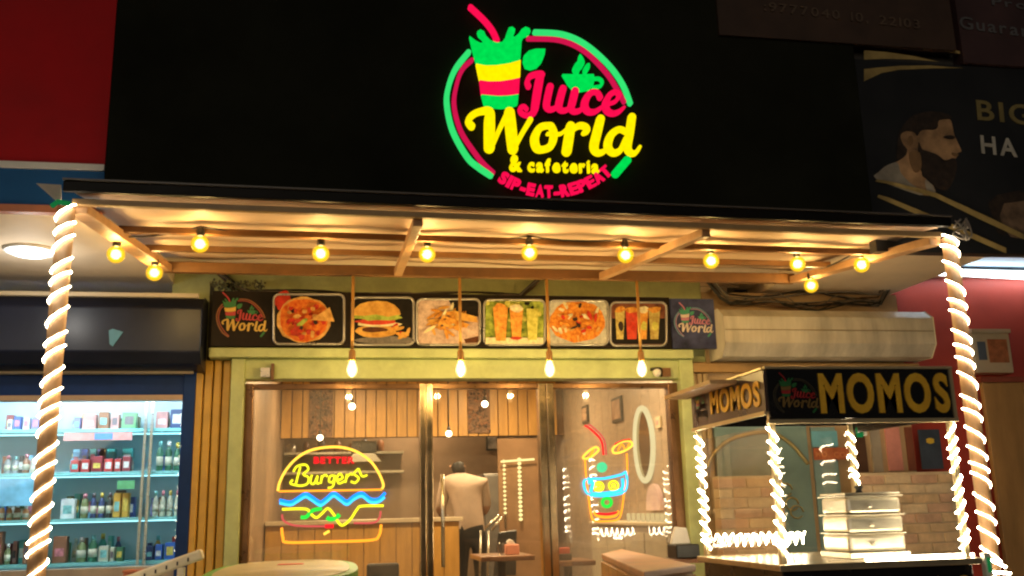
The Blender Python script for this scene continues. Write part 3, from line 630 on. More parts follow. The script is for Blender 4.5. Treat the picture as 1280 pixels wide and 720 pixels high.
# wires bundle above the board and above the shutter
random.seed(11)
def wires(name, x0, x1, ztop, Y, k, label, spread=.09, sag=.05):
    b = MB()
    for i in range(k):
        z = ztop - random.uniform(0, spread); y = Y - random.uniform(0, .06); pts = []
        ph = random.uniform(0, 6); am = random.uniform(.01, sag)
        for j in range(26):
            t = j / 25; pts.append((x0 + (x1 - x0) * t + random.uniform(-.01, .01), y + .01 * math.sin(ph + 9 * t), z + am * math.sin(ph + t * random.uniform(5.8, 6.2) * (1 + i % 3)) * (.4 + .6 * math.sin(t * 3.14)) + (max(0, t - .88) + max(0, .1 - t)) * 2.2))
        b.tube(pts, random.uniform(.004, .008), random.choice([WIRE, WIRE, WIRE, mat('brown_cable', (.12, .06, .025), .5), mat('grey_cable', (.16, .14, .12), .5)]), 5)
    return b.build(name, label=label, cat='cables')
wires('cable_bundle', -2.08, .35, 2.80, -.03, 8, 'tangle of old cables running above the menu board', .05, .018)
wires('cable_bundle', 1.42, 3.0, 2.815, -.10, 10, 'tangle of black cables running above the shutter box', .12, .06)
# leafy dark mass at upper left of the board
b = MB()
for i in range(140):
    p = at(random.uniform(262, 330), random.uniform(346, 366), -.12); d = Vector((random.uniform(-1, 1), random.uniform(-.6, .6), random.uniform(-1, 1))) * .025; e = d.cross(Vector((random.random(), 1, random.random()))).normalized() * .012
    p.y += random.uniform(-.05, .05); p.z = min(p.z, SOF - .01); b.add([p, p + d * .5 + e, p + d, p + d * .5 - e], [(0, 1, 2, 3)], mat('dull_leaf', (.10, .10, .04), .6, var=.6))
b.build('creeper', label='dark dusty creeper in the corner above the left logo', cat='plant')
for i in range(2):
    pass

# ================================================================== NEON SIGNS ON THE GLASS
def neon(name, f, Y, label, tubes, scl=1.):
    p = at(*f([(340, 340)])[0], Y=Y); t = thing(name, p, label, 'neon sign')
    for nm, pts, r, M, closed in tubes:
        q = spline(f(pts), 5, closed); w3 = [at(x, y, Y) for x, y in q]
        b = MB(); b.tube(w3, r, M, 7, closed); b.build(nm, t)
    return t
NO = em('neon_orange', (1, .30, .02), 1.0); NOY = em('neon_amber', (1, .50, .05), 1.1); NBL = em('neon_blue', (.01, .22, 1), 1.1); NCY = em('neon_cyan', (.05, .55, 1), .9); NYW = em('neon_lemon', (.95, .85, .02), .9)
NGR = em('neon_leaf_green', (.03, .8, .06), .65); NRD = em('neon_scarlet', (1, .015, .02), .75); NPK = em('neon_rose', (.8, .12, .10), .5); NMI = em('neon_mint', (.08, .75, .32), .6)
zq = zp(340, 545, 4.8); T = .0085
bt = [('bun_tube', [(35, 330), (45, 280), (80, 210), (140, 140), (220, 90), (320, 68), (420, 68), (510, 95), (590, 150), (640, 220), (668, 290), (660, 318)], T, NOY, False),
      ('bun_tube', [(40, 332), (300, 328), (660, 322)], T * .8, NO, False),
      ('sauce_tube', [(45, 385), (110, 397), (150, 377), (200, 347), (240, 367), (290, 397), (330, 372), (370, 342), (410, 367), (450, 392), (490, 362), (540, 342), (590, 377), (640, 377), (680, 340)], T * 1.2, NBL, False),
      ('sauce_tube', [(45, 402), (110, 414), (150, 394), (200, 366), (240, 386), (290, 416), (330, 391), (370, 361), (410, 386), (450, 411), (490, 381), (540, 361), (590, 396), (640, 394), (676, 366)], T * 1.1, NCY, False),
      ('cheese_tube', [(60, 440), (200, 438), (230, 465), (265, 490), (300, 465), (335, 435), (370, 470), (400, 520), (425, 535), (470, 500), (510, 440), (540, 420), (670, 418)], T, NYW, False),
      ('lettuce_tube', [(172, 488), (205, 486), (228, 462), (250, 445), (300, 435)], T * 1.5, NGR, False), ('lettuce_tube', [(328, 488), (350, 500), (385, 490), (405, 470)], T * 1.7, NGR, False),
      ('patty_tube', [(60, 470), (68, 505), (110, 530), (180, 540), (370, 542)], T * .8, NPK, False), ('patty_tube', [(490, 522), (610, 520), (645, 490), (652, 450)], T * .8, NPK, False), ('patty_tube', [(318, 542), (370, 540)], T * 1.6, NRD, False),
      ('base_bun_tube', [(58, 550), (66, 610), (95, 638), (330, 634), (590, 625), (642, 598), (655, 530)], T * 1.05, NO, False), ('seed_tube', [(310, 590), (345, 570)], T, NOY, False)]
K = T * .85
for pts in ([(170, 185), (155, 240), (140, 298)], [(128, 215), (150, 182), (200, 172), (218, 200), (188, 230), (218, 248), (212, 285), (170, 298), (112, 285), (125, 262)], [(240, 232), (230, 275), (252, 286), (274, 238), (268, 280), (284, 284)], [(300, 236), (292, 286), (300, 250), (318, 234), (334, 244)], [(378, 238), (350, 240), (342, 272), (366, 274), (378, 235), (366, 300), (334, 312)], [(388, 268), (424, 252), (408, 226), (390, 252), (402, 284), (436, 270)], [(450, 228), (440, 280), (450, 246), (474, 226), (484, 236)], [(520, 195), (492, 226), (520, 252), (500, 280), (472, 272)], [(520, 195), (540, 240), (572, 234)]): bt.append(('letter_tube', pts, K, NYW, False))
nb = neon('neon_burger', zq, -.035, 'neon burger sign with yellow script on the left window pane', bt)
letters('BETTER', at(392, 579, -.035), at(443, 579, -.035), .058, NRD, nb, bold=.035, ext=.008, name='letter_tube', gap=.1)
zd = zp(710, 520, 5.143); T = .0075
cir = lambda cx, cy_, r: [(cx + r * math.cos(a * .785), cy_ + r * math.sin(a * .785)) for a in range(8)]
neon('neon_drink', zd, -.035, 'neon drink cup sign with straw on the right window pane', [
    ('cup_tube', [(108, 270), (118, 400), (130, 500), (148, 630), (170, 672), (250, 676), (320, 665), (345, 610), (360, 500), (380, 380), (378, 240)], T * .9, NO, False),
    ('straw_tube', [(108, 62), (142, 82), (212, 155), (228, 250)], T, NRD, False), ('straw_tube', [(128, 55), (160, 72), (230, 148), (246, 250)], T * .8, NPK, False),
    ('fruit_tube', [(98, 262), (138, 222), (180, 200), (196, 222), (150, 262), (112, 275)], T, NOY, True), ('fruit_tube', [(140, 262), (165, 215)], T, NO, False),
    ('fruit_tube', [(288, 212), (330, 172), (392, 160), (412, 190), (355, 228), (300, 238)], T, NOY, True), ('fruit_tube', [(300, 185), (350, 160), (400, 152)], T, NRD, False), ('fruit_tube', [(320, 225), (345, 180), (372, 215), (395, 175)], T * .8, NO, False),
    ('band_tube', [(108, 412), (230, 402), (340, 378), (374, 365), (366, 482), (250, 512), (130, 502)], T * 1.2, NCY, True), ('band_tube', [(125, 430), (160, 426), (145, 490)], T * 1.6, NCY, False), ('band_tube', [(150, 500), (250, 495), (345, 470), (350, 400)], T * 1.5, NCY, False),
    ('fruit_ring', cir(198, 455, 30), T * .9, NYW, True), ('fruit_ring', cir(293, 448, 30), T * .9, NYW, True), ('fruit_ring', cir(293, 448, 11), T * .8, NYW, True), ('fruit_ring', cir(198, 455, 12), T * .8, NYW, True),
    ('berry_ring', cir(218, 330, 26), T * 1.2, NMI, True), ('berry_ring', cir(250, 555, 28), T * 1.6, NGR, True), ('berry_ring', cir(218, 330, 10), T, NMI, True),
    ('base_tube', [(165, 615), (190, 642), (250, 650), (305, 640), (325, 610)], T * 1.2, NO, False), ('base_tube', [(170, 625), (250, 632), (320, 620)], T * 1.1, NRD, False)])

# ================================================================== CAFE INTERIOR
FZ = .15; XL, XR, YB, CZ = -1.86, 1.62, 6.2, 2.92
WALLB = mat('cafe_brown_wall', (.30, .20, .12), .5, var=.25, scale=2.5, bump=.1)
PANELW = mat('laminate_wall', (.36, .27, .19), .38, var=.22, scale=5, stretch=(1, 1, 8))
PLANK = mat('honey_plank', (.55, .29, .065), .42, var=.25, scale=4, stretch=(3, 1, .5))
box1('cafe_floor', XL, XR, .1, YB, 0.002, FZ, mat('dark_tile_floor', (.09, .07, .05), .35, var=.3), kind='structure')
box1('cafe_ceiling', XL - .2, XR + .2, .145, YB, CZ, CZ + .1, mat('cafe_ceiling_paint', (.45, .38, .3), .6), kind='structure')
box1('wall_left', XL - .1, XL, .145, YB, 0, CZ - .001, WALLB, kind='structure')
wr = box1('wall_right', XR, XR + .1, .145, YB, 0, CZ - .001, PANELW, kind='structure')
box1('wall_back', XL - .1, XR + .1, YB, YB + .1, 0, CZ - .001, WALLB, kind='structure')
# laminate boards along the right wall
for i in range(22):
    y0 = .2 + i * .27; box1('wall_board', XR - .012, XR - .001, y0, y0 + .262, FZ, CZ - .005, PANELW, wr, .002)
# bulkhead of upright planks
YK = 5.2
bk = thing('plank_bulkhead', (-.1, YK, 2.3), 'bulkhead of upright honey coloured planks over the cafe kitchen', 'bulkhead')
zk = at(600, 545, YK).z
box1('backing', XL, XR, YK + .02, YK + .14, zk, CZ - .002, mat('dark_plank_gap', (.12, .06, .02), .7), bk)
x = XL + .01; R3 = random.Random(4)
while x < XR - .1:
    wd = .125; box1('plank', x, x + wd - .012, YK - R3.uniform(0, .012), YK + .019, zk, CZ - .003, PLANK, bk, .004); x += wd
STONE = mat('brown_pebble_mosaic', (.10, .045, .02), .6, col2=(.34, .17, .08), var=.7, scale=16, bump=.8)
for px, w_, yl, lb in ((402, 24, 547, 'left mottled brown decorative panel on the plank bulkhead'), (598, 26, 541, 'right mottled brown decorative panel on the plank bulkhead')):
    q = at(px, 484, YK - .03); q2 = at(px + w_, 484, YK - .03); zl = at(px, yl, YK - .03).z
    b = MB(); R4 = random.Random(px)
    b.box(q.x - .14, q.x + .14, YK - .03, YK - .014, zl, CZ - .01, STONE)
    for i in range(150):
        xx = q.x + R4.uniform(-.13, .13); zz = R4.uniform(zl + .02, CZ - .03); r = R4.uniform(.008, .02); b.ball((xx, YK - .032, zz), r, R4.choice([STONE, mat('rust_pebble', (.26, .11, .05), .6), mat('dark_pebble', (.05, .025, .015), .6)]), 6, 1, .6, 1)
    b.build('mosaic_panel', label=lb, cat='wall panel')
# kitchen behind: shelves with jars, hood
ORD0 = ['first', 'second', 'third', 'fourth', 'fifth', 'sixth', 'seventh', 'eighth', 'ninth']
def shelfset():
    t = thing('kitchen_shelf', (-.9, 6.0, 1.9), 'steel kitchen shelf under the planks behind the left pane', 'shelf')
    z = at(400, 566, 6.0).z; box1('board', XL + .02, -.35, 5.85, 6.19, z - .03, z, CHROME, t)
    z2 = at(400, 590, 6.0).z; box1('board', XL + .02, -.35, 5.85, 6.19, z2 - .03, z2, CHROME, t)
    R5 = random.Random(9); i = 0; xx = XL + .1
    nm = ['dark kitchen tin', 'grey steel pot', 'brown storage jar']
    ms = [mat('dark_tin', (.05, .04, .04), .4), CHROME, mat('brown_jar', (.25, .1, .04), .3)]
    while xx < -.5:
        k = R5.randrange(3); r = R5.uniform(.04, .07); h = R5.uniform(.1, .17)
        b = MB(); b.lathe((xx, 6.02, z + .001), [(r * .9, 0), (r, .01), (r, h * .8), (r * .6, h * .92), (r * .6, h)], ms[k], 12)
        i += 1; b.build('kitchen_jar', label='%s on the upper kitchen shelf, %s jar from the left' % (nm[k], (ORD0 + ['last'] * 9)[i - 1]), cat='jar', group='jars on the kitchen shelf'); xx += r * 2 + R5.uniform(.05, .12)
shelfset()
p0, p1 = at(440, 552, 5.6), at(470, 565, 5.6)
b = MB(); b.box(p0.x, p1.x, 5.5, 5.9, p1.z, p0.z, mat('dark_steel', (.1, .1, .1), .3, metal=.8)); b.slab([(p0.x + .02, p1.z - .02), (p1.x - .02, p1.z - .02), (p1.x + .06, p1.z - .12), (p0.x - .06, p1.z - .12)], 5.5, .35, CHROME)
b.build('extractor_hood', label='small steel extractor hood below the planks behind the neon burger', cat='hood')
# counter
xc0, xc1 = XL + .01, at(574, 650, 3.0).x; zc = at(573, 646, 3.0).z
ct = thing('service_counter', (-.9, 3.2, FZ), 'long honey wood service counter inside the cafe', 'counter')
box1('top', xc0, xc1 + .03, 2.95, 3.5, zc - .04, zc, mat('cream_counter_top', (.62, .50, .34), .3, var=.1), ct, .006)
box1('body', xc0, xc1 - .02, 3.02, 3.44, FZ + .001, zc - .041, mat('counter_core', (.2, .1, .03), .6), ct)
nx = 12
for i in range(nx):
    a = xc0 + (xc1 - xc0) * i / nx; box1('front_board', a + .003, a + (xc1 - xc0) / nx - .003, 3.0, 3.019, FZ + .002, zc - .042, PLANK, ct, .003)
# wall picture, fridge, steel stool
def framed(name, label, c, w_, h_, wall, Mf, Mi):
    t = thing(name, c, label, 'picture')
    if wall == 'back':
        box1('frame', c[0] - w_ / 2, c[0] + w_ / 2, c[1] - .025, c[1], c[2] - h_ / 2, c[2] + h_ / 2, Mf, t, .004); box1('print', c[0] - w_ / 2 + .025, c[0] + w_ / 2 - .025, c[1] - .029, c[1] - .0255, c[2] - h_ / 2 + .025, c[2] + h_ / 2 - .025, Mi, t)
    else:
        box1('frame', c[0] - .025, c[0], c[1] - w_ / 2, c[1] + w_ / 2, c[2] - h_ / 2, c[2] + h_ / 2, Mf, t, .004); box1('print', c[0] - .029, c[0] - .0255, c[1] - w_ / 2 + .03, c[1] + w_ / 2 - .03, c[2] - h_ / 2 + .03, c[2] + h_ / 2 - .03, Mi, t)
framed('wall_picture', 'black and white framed picture under the right mosaic panel', tuple(at(615, 551, YB - .01)), .17, .26, 'back', BLACK, mat('bw_print', (.05, .05, .05), .4, col2=(.8, .75, .7), scale=7, var=.5))
p0, p1 = at(604, 592, 5.0), at(626, 668, 5.0)
fr = thing('fridge', ((p0.x + p1.x) / 2, 5.2, FZ), 'grey steel fridge behind the standing person', 'fridge')
box1('body', p0.x, p1.x + .1, 5.0, 5.55, FZ, p0.z, mat('fridge_grey', (.17, .16, .15), .35, metal=.5), fr, .01); box1('door', p0.x + .01, p1.x + .09, 4.975, 4.999, FZ + .08, p0.z - .02, mat('fridge_grey', (.17, .16, .15), .35), fr, .006)
b = MB(); b.tube([(p1.x + .05, 4.95, 1.1), (p1.x + .05, 4.95, 1.5)], .012, CHROME, 8); b.build('handle', fr)
# chrome chair in front of the person
q = at(616, 665, 2.6); cx = q.x
ch = thing('chrome_chair', (cx, 2.6, FZ), 'chrome framed black chair standing beside the counter end', 'chair')
zs = .62
b = MB(); b.box(cx - .2, cx + .2, 2.4, 2.8, zs - .05, zs, BLACK); b.build('seat', ch, .015)
for sx in (-.18, .18):
    for sy in (2.42, 2.78):
        b = MB(); b.tube([(cx + sx, sy, zs - .04), (cx + sx * 1.1, sy, FZ + .002)], .012, CHROME, 8); b.build('leg', ch)
za = at(616, 650, 2.5).z
for k in (0, 1):
    a_, c_ = at(606 + 9 * k, 661 + 2 * k, 2.45), at(624 + 4 * k, 644 + 2 * k, 2.45); b = MB(); b.tube([a_, c_], .013, CHROME, 8); b.build('back_bar', ch)
for px in (601, 611):
    a_ = at(px, 663, 2.45); b = MB(); b.tube([a_, Vector((a_.x - .02, 2.45, zs))], .010, CHROME, 8); b.build('back_post', ch)
b = MB(); b.slab([(cx + .02, .7), (cx + .24, .7), (cx + .26, 1.12), (cx + .08, 1.1)], 2.75, .03, BLACK); b.build('backrest', ch, .01)
# tables inside
TT = mat('walnut_table', (.22, .10, .05), .3, var=.25, scale=5, stretch=(1, 5, 1), coat=.3)
def itable(px0, px1, py, Y0, depth, label):
    a, c = at(px0, py, Y0), at(px1, py, Y0); z = a.z
    t = thing('cafe_table', ((a.x + c.x) / 2, Y0 + depth / 2, FZ), label, 'table')
    box1('table_top', a.x, c.x, Y0, Y0 + depth, z - .04, z, TT, t, .008)
    b = MB(); mx, my = (a.x + c.x) / 2, Y0 + depth / 2; b.lathe((mx, my, FZ + .001), [(.2, 0), (.2, .02), (.035, .03), (.035, z - .05 - FZ)], DARK, 16); b.build('pedestal', t)
    return z, a.x, c.x
z, xa_, xb_ = itable(601, 669, 696, 1.3, .65, 'small walnut table seen through the glass door')
p = at(640, 692, 1.55); b = MB()
PINK = mat('pink_napkin', (.75, .32, .22), .6)
b.box(p.x - .055, p.x + .055, 1.5, 1.6, z + .001, z + .08, PINK); b.slab([(p.x - .04, z + .081), (p.x + .03, z + .081), (p.x + .01, z + .11), (p.x - .02, z + .125), (p.x - .05, z + .10)], 1.53, .03, WHITE)
b.build('napkin_box', bevel=.006, label='pink napkin box on the table behind the glass door', cat='napkin box')
p = at(626, 692, 1.5); b = MB(); b.lathe((p.x, 1.5, z + .001), [(.022, 0), (.027, .1)], pane_mat('tumbler_glass', (.75, .75, .75), 2.5), 14); b.build('tumbler', label='plain glass tumbler left of the pink napkin box', cat='glass')
z, xa_, xb_ = itable(692, 745, 702, 1.2, .5, 'low table corner behind the right pane')
p = at(706, 694, 1.35); b = MB(); b.box(p.x - .05, p.x + .05, 1.31, 1.40, z + .001, z + .05, BLACK); b.box(p.x - .07, p.x + .04, 1.33, 1.38, z + .051, z + .10, mat('red_napkin', (.6, .09, .05), .6)); b.build('napkin_holder', bevel=.005, label='black napkin holder with red napkins behind the right pane', cat='napkin holder')
# chair backs by the left pane
p = at(470, 704, .9)
t = thing('cafe_chair', (p.x, 1.0, FZ), 'black padded chair back behind the left pane beside the mullion', 'chair')
b = MB(); b.box(p.x - .07, p.x + .17, .85, .9, .72, p.z, BLACK); b.build('backrest', t, .02)
b = MB(); b.box(p.x - .12, p.x + .18, .9, 1.3, .58, .63, BLACK); b.build('seat', t, .02)
for sx in (-.1, .16):
    for sy in (.92, 1.27): b = MB(); b.tube([(p.x + sx, sy, .585), (p.x + sx, sy, FZ + .002)], .013, DARK, 8); b.build('leg', t)
# rope light reflections near the back right, modelled as glowing strips
XM = XR - .02
reflM = em('glow_strip', (1, .80, .32), .9)
# glowing beads and a tube stand in for the reflected rope lights
for i, (px, w_) in enumerate(((630, .02), (649, .026))):
    a, c = at(px, 574, 4.9), at(px + 1, 649 if i else 641, 4.9); b = MB(); zz = c.z; k = 0
    while zz < a.z:
        b.ball((a.x, 4.9, zz), w_, reflM, 8, 1, .6, .8); zz += .05
    b.tube([(a.x, 4.925, c.z), (a.x, 4.925, a.z)], .008, CREAM, 6)
    b.build('rope_reflection', label=('left' if i == 0 else 'right') + ' of two upright rope light reflections modelled as glowing beads behind the glass door', cat='modelled reflection', group='modelled rope light reflections inside the cafe')
a, c = at(626, 577, 4.9), at(668, 574, 4.9); b = MB(); b.tube([a, c], .012, reflM, 8); b.build('rope_reflection', label='horizontal rope light reflection modelled as a glowing tube joining the two upright ones', cat='modelled reflection', group='modelled rope light reflections inside the cafe')
pn = thing('partition', (.9, 4.98, FZ), 'brown glossy partition panel behind the modelled rope light reflections', 'partition')
a, c = at(622, 560, 4.96), at(684, 560, 4.96)
box1('panel', a.x, min(c.x, XR - .02), 4.96, 5.0, FZ, at(640, 548, 4.96).z, mat('glossy_brown_panel', (.26, .15, .08), .2, var=.25, scale=3), pn, .004)
# right wall: oval lit mirror, pictures, arch panel, sideboard
yo = at(805, 555, X=XR - .03); ry, rz = .26, .33
om = thing('oval_mirror', yo, 'tall oval mirror with glowing rim on the right cafe wall', 'mirror')
el = lambda n, ky, kz: [Vector((XR - .03, yo.y + ry * ky * math.cos(2 * math.pi * i / n), yo.z + rz * kz * math.sin(2 * math.pi * i / n) * (1 + .08 * math.cos(2 * math.pi * i / n)))) for i in range(n)]
b = MB(); b.tube(el(36, 1, 1), .026, em('mirror_rim_light', (1, .86, .45), .62), 8, True); b.build('rim_light', om)
b = MB(); b.add([v + Vector((.004, 0, 0)) for v in el(36, 1, 1)], [tuple(range(36))], mat('mirror_plate', (.5, .4, .26), .06, metal=1.)); b.build('mirror_plate', om)
IM = mat('abstract_print', (.28, .12, .06), .5, col2=(.6, .4, .25), scale=6, var=.4)
c = at(773, 512, X=XR - .013); framed('wall_picture', 'dark framed reddish picture left of the oval mirror', tuple(c), .34, .25, 'right', DARK, IM)
c = at(825, 528, X=XR - .013); framed('wall_picture', 'small pink picture right of the oval mirror', tuple(c), .12, .1, 'right', CREAM, mat('pink_print', (.6, .3, .28), .5))
c = at(733, 518, X=XR - .013); framed('wall_picture', 'small dark picture high on the right cafe wall above the drink sign', tuple(c), .25, .2, 'right', DARK, IM)
yy = at(817, 622, X=XR - .05); b = MB()
pts = [(yy.y - .2 * math.cos(math.pi * i / 14), yy.z - .11 + .23 * math.sin(math.pi * i / 14)) for i in range(15)]
b.add([(XR - .06, p[0], p[1]) for p in pts] + [(XR - .02, p[0], p[1]) for p in pts], [tuple(range(15)), tuple(reversed(range(15, 30)))] + [(i, i + 15, (i + 1) % 15 + 15, (i + 1) % 15) for i in range(15)], mat('lilac_panel', (.58, .42, .48), .5, col2=(.7, .55, .5), var=.15))
b.build('arched_panel', label='lilac half round wall panel below the oval mirror', cat='wall panel')
sbq = thing('sideboard', (1.35, 1.5, FZ), 'grey and cream sideboard along the right cafe wall', 'sideboard')
zt = at(790, 652, X=1.3).z
box1('cabinet', 1.22, XR - .014, .35, 2.6, FZ + .001, zt - .03, mat('grey_cabinet', (.36, .30, .25), .5, var=.12), sbq, .006); box1('top', 1.2, XR - .014, .33, 2.62, zt - .029, zt, CREAM, sbq, .006)
for i in range(4): box1('cabinet_door', 1.205, 1.219, .40 + i * .55, .92 + i * .55, FZ + .1, zt - .08, mat('cream_door', (.5, .42, .3), .5, var=.1), sbq, .004)
# reflection of lit letters, modelled as glowing blocks on the sideboard
xx = 0
for i in range(9):
    p = at(786 + i * 6, 649 + (i % 2), X=1.26); b = MB(); h = .035
    b.box(1.25, 1.27, p.y - .022, p.y + .022, zt + .001, zt + .07, em('reflected_glow', (.9, .68, .3), .55))
    b.build('letter_reflection', label='small glowing cream block standing in for a reflected letter on the sideboard, %s from the left' % ORD0[i], cat='light block', group='modelled letter reflections on the sideboard')
p = at(856, 690, -.5)

# lamps inside the cafe (ceiling downlights and small pendants)
k = 0
for (x, y) in ((-1.0, 1.3), (.8, 1.3), (-1.0, 3.9), (.6, 3.9)):
    k += 1; nmz = ['front left', 'front right', 'rear left', 'rear right'][k - 1]
    t = thing('ceiling_light', (x, y, CZ), 'round warm ceiling light at the %s of the cafe ceiling' % nmz, 'ceiling light', 'cafe ceiling lights')
    b = MB(); b.lathe((x, y, CZ - .025), [(.12, 0), (.13, .012), (.13, .024)], em('ceiling_disc', (1, .78, .5), 4), 20); b.build('diffuser', t)
    lamp('ceiling_lamp', (x, y, CZ - .03), 34, (1, .74, .40), t, kind='AREA', size=.25)
t = thing('ceiling_light', (-.3, 5.8, 2.6), 'warm light over the kitchen behind the plank bulkhead', 'ceiling light', 'cafe ceiling lights')
b = MB(); b.lathe((-.3, 5.8, CZ - .025), [(.12, 0), (.13, .024)], em('ceiling_disc', (1, .78, .5), 4), 16); b.build('diffuser', t); lamp('ceiling_lamp', (-.3, 5.8, CZ - .03), 15, (1, .72, .42), t, kind='AREA', size=.25)
for px, py, Y, lb in ((440, 508, 3.2, 'bare pendant bulb behind the left pane'), (400, 547, 4.6, 'small low bulb behind the left pane above the burger'), (561, 542, 4.2, 'bright bare bulb left of the person behind the door'), (606, 505, 3.4, 'bare pendant bulb high behind the glass door')):
    p = at(px, py, Y); t = thing('pendant_bulb', p, lb, 'pendant light', 'bare bulbs inside the cafe')
    b = MB(); b.ball(p, .035, em('bare_bulb', (1, .82, .5), 7), 12); b.build('bulb', t)
    b = MB(); b.lathe(p + Vector((0, 0, .03)), [(.018, 0), (.018, .05)], DARK, 10); b.build('socket', t)
    b = MB(); b.tube([p + Vector((0, 0, .07)), Vector((p.x, p.y, CZ))], .005, WIRE, 6); b.build('cord', t)

# person seen from behind, leaning over the counter end ------------
def person():
    Y = 3.78; s = at(577, 600, Y)
    def j(px, py, dy=0): q = at(px, py, Y); return Vector((q.x, Y + dy, q.z))
    hip = j(588, 650); hip.z = 1.16
    J = {}; vs = []; es = []; rs = []
    def V(n, p, rx, ry=None): J[n] = len(vs); vs.append(p); rs.append((rx, ry or rx)); return len(vs) - 1
    def E_(a, b_): es.append((J[a], J[b_]))
    fx = hip.x
    V('hip', Vector((fx, Y, 1.10)), .15, .11); V('waist', Vector((fx - .01, Y + .04, 1.28)), .16, .11); V('chest', Vector((fx - .03, Y + .12, 1.50)), .20, .125); V('shoulder', Vector((fx - .04, Y + .18, 1.63)), .15, .10)
    V('neck', Vector((fx - .07, Y + .23, 1.70)), .062); V('head0', Vector((fx - .09, Y + .27, 1.76)), .072, .085); V('head1', Vector((fx - .10, Y + .29, 1.84)), .075, .09)
    for a, b_ in (('hip', 'waist'), ('waist', 'chest'), ('chest', 'shoulder'), ('shoulder', 'neck'), ('neck', 'head0'), ('head0', 'head1')): E_(a, b_)
    for sg, n in ((-1, 'l'), (1, 'r')):
        V(n + 'sh', Vector((fx - .04 + sg * .20, Y + .16, 1.60)), .085); V(n + 'el', Vector((fx - .05 + sg * .25, Y + .20, 1.34)), .066); V(n + 'el2', Vector((fx - .05 + sg * .22, Y + .26, 1.28)), .044); V(n + 'wr', Vector((fx - .08 + sg * .16, Y + .46, 1.26)), .030); V(n + 'pa', Vector((fx - .08 + sg * .15, Y + .54, 1.265)), .04, .022)
        E_('shoulder', n + 'sh'); E_(n + 'sh', n + 'el'); E_(n + 'el', n + 'el2'); E_(n + 'el2', n + 'wr'); E_(n + 'wr', n + 'pa')
        for f in range(5):
            o = (f - 2) * .016; ln = [.05, .075, .085, .08, .065][f]; k = n + 'f%d' % f
            st = Vector((fx - .08 + sg * .15 + o, Y + .56, 1.265)) if f else Vector((fx - .08 + sg * .15 - sg * .04, Y + .52, 1.262))
            V(k, st, .010); V(k + 'b', st + Vector((o * .3 - (sg * .02 if f == 0 else 0), ln * .5, .004)), .009); V(k + 'c', st + Vector((o * .5 - (sg * .03 if f == 0 else 0), ln, -.006)), .0075)
            E_(n + 'pa', k); E_(k, k + 'b'); E_(k + 'b', k + 'c')
        V(n + 'th', Vector((fx + sg * .09, Y, 1.00)), .095); V(n + 'kn', Vector((fx + sg * .10, Y + .02, .62)), .062); V(n + 'ca', Vector((fx + sg * .10, Y - .01, .45)), .056); V(n + 'an', Vector((fx + sg * .105, Y - .03, FZ + .08)), .04); V(n + 'to', Vector((fx + sg * .12, Y + .14, FZ + .04)), .04, .035)
        E_('hip', n + 'th'); E_(n + 'th', n + 'kn'); E_(n + 'kn', n + 'ca'); E_(n + 'ca', n + 'an'); E_(n + 'an', n + 'to')
    me = bpy.data.meshes.new('person'); me.from_pydata(vs, es, []); o = bpy.data.objects.new('person_tmp', me); COL.objects.link(o)
    mo = o.modifiers.new('skin', 'SKIN'); mo.use_smooth_shade = True
    for i, sv in enumerate(me.skin_vertices[0].data): sv.radius = rs[i]; sv.use_root = (i == 0)
    su = o.modifiers.new('sub', 'SUBSURF'); su.levels = 2; su.render_levels = 2
    bpy.context.view_layer.update(); ev = o.evaluated_get(bpy.context.evaluated_depsgraph_get()); m2 = bpy.data.meshes.new_from_object(ev); bpy.data.objects.remove(o)
    ms = [mat('tan_shirt', (.38, .28, .21), .8, var=.12, scale=8, bump=.3), mat('black_trousers', (.012, .011, .012), .8), mat('skin', (.33, .17, .10), .55, var=.1), mat('dark_hair', (.012, .009, .008), .6), mat('dark_shoes', (.03, .025, .02), .5)]
    m2.materials.clear()
    for M in ms: m2.materials.append(M)
    for p in m2.polygons:
        c = p.center; d = abs(c.x - (fx - .04)); p.use_smooth = True
        if c.z < FZ + .09: k = 4
        elif c.z < 1.13 and c.y < Y + .2: k = 1
        elif c.z > 1.715: k = 3 if (c.z > 1.715 and c.y < Y + .37) or c.z > 1.86 else 2
        elif d > .15 and c.z < 1.345 and (d > .19 or c.y > Y + .2): k = 2
        else: k = 0
        p.material_index = k
    ob = bpy.data.objects.new('person', m2); COL.objects.link(ob)
    tag(ob, 'person in pale beige shirt and black trousers seen from behind, leaning over the counter end', 'person')
    # ears
    b = MB()
    for sg in (-1, 1): b.ball((fx - .095 + sg * .078, Y + .29, 1.785), .022, ms[2], 8, .35, .7, 1)
    b.build('ear_pair', ob)
person()

# ================================================================== LEFT SHOP
lw = thing('blue_shop_window', (-2.7, 0, 0), 'navy framed display window of the cosmetics shop at left', 'window')
xr = at(240, 600, 0).x; xri = at(225, 600, 0).x
zt0, zt1 = at(100, 500, 0).z, at(100, 470, 0).z
box1('top_frame', -6, xr, -.06, .05, zt0, zt1, NAVY, lw, .006)
box1('side_frame', xri, xr + .004, -.07, .05, .0, zt1 + .12, NAVY, lw, .006)
box1('sill_strip', -6, xri, -.075, .0, zt0 - .012, zt0 + .022, mat('bronze_strip', (.34, .22, .12), .35, metal=.5), lw)
box1('header_strip', -6, xr - .01, -.10, .02, zt1 + .002, zt1 + .028, CREAM, lw)
zl = at(100, 706, 0.0).z
box1('stall_riser', -6, xri, -.05, .05, 0, zl - .02, mat('beige_riser', (.45, .38, .30), .6), lw, .005)
box1('pane', -6, xri, -.006, .006, zl - .02, zt0 - .001, GLASSB, lw)
hd = thing('shutter_hood', (-2.7, -.2, 2.3), 'dark navy rolled shutter hood above the blue window', 'shutter')
xh = at(252, 410, -.32).x; za, zb_ = at(100, 366, -.32).z, at(100, 449, -.32).z
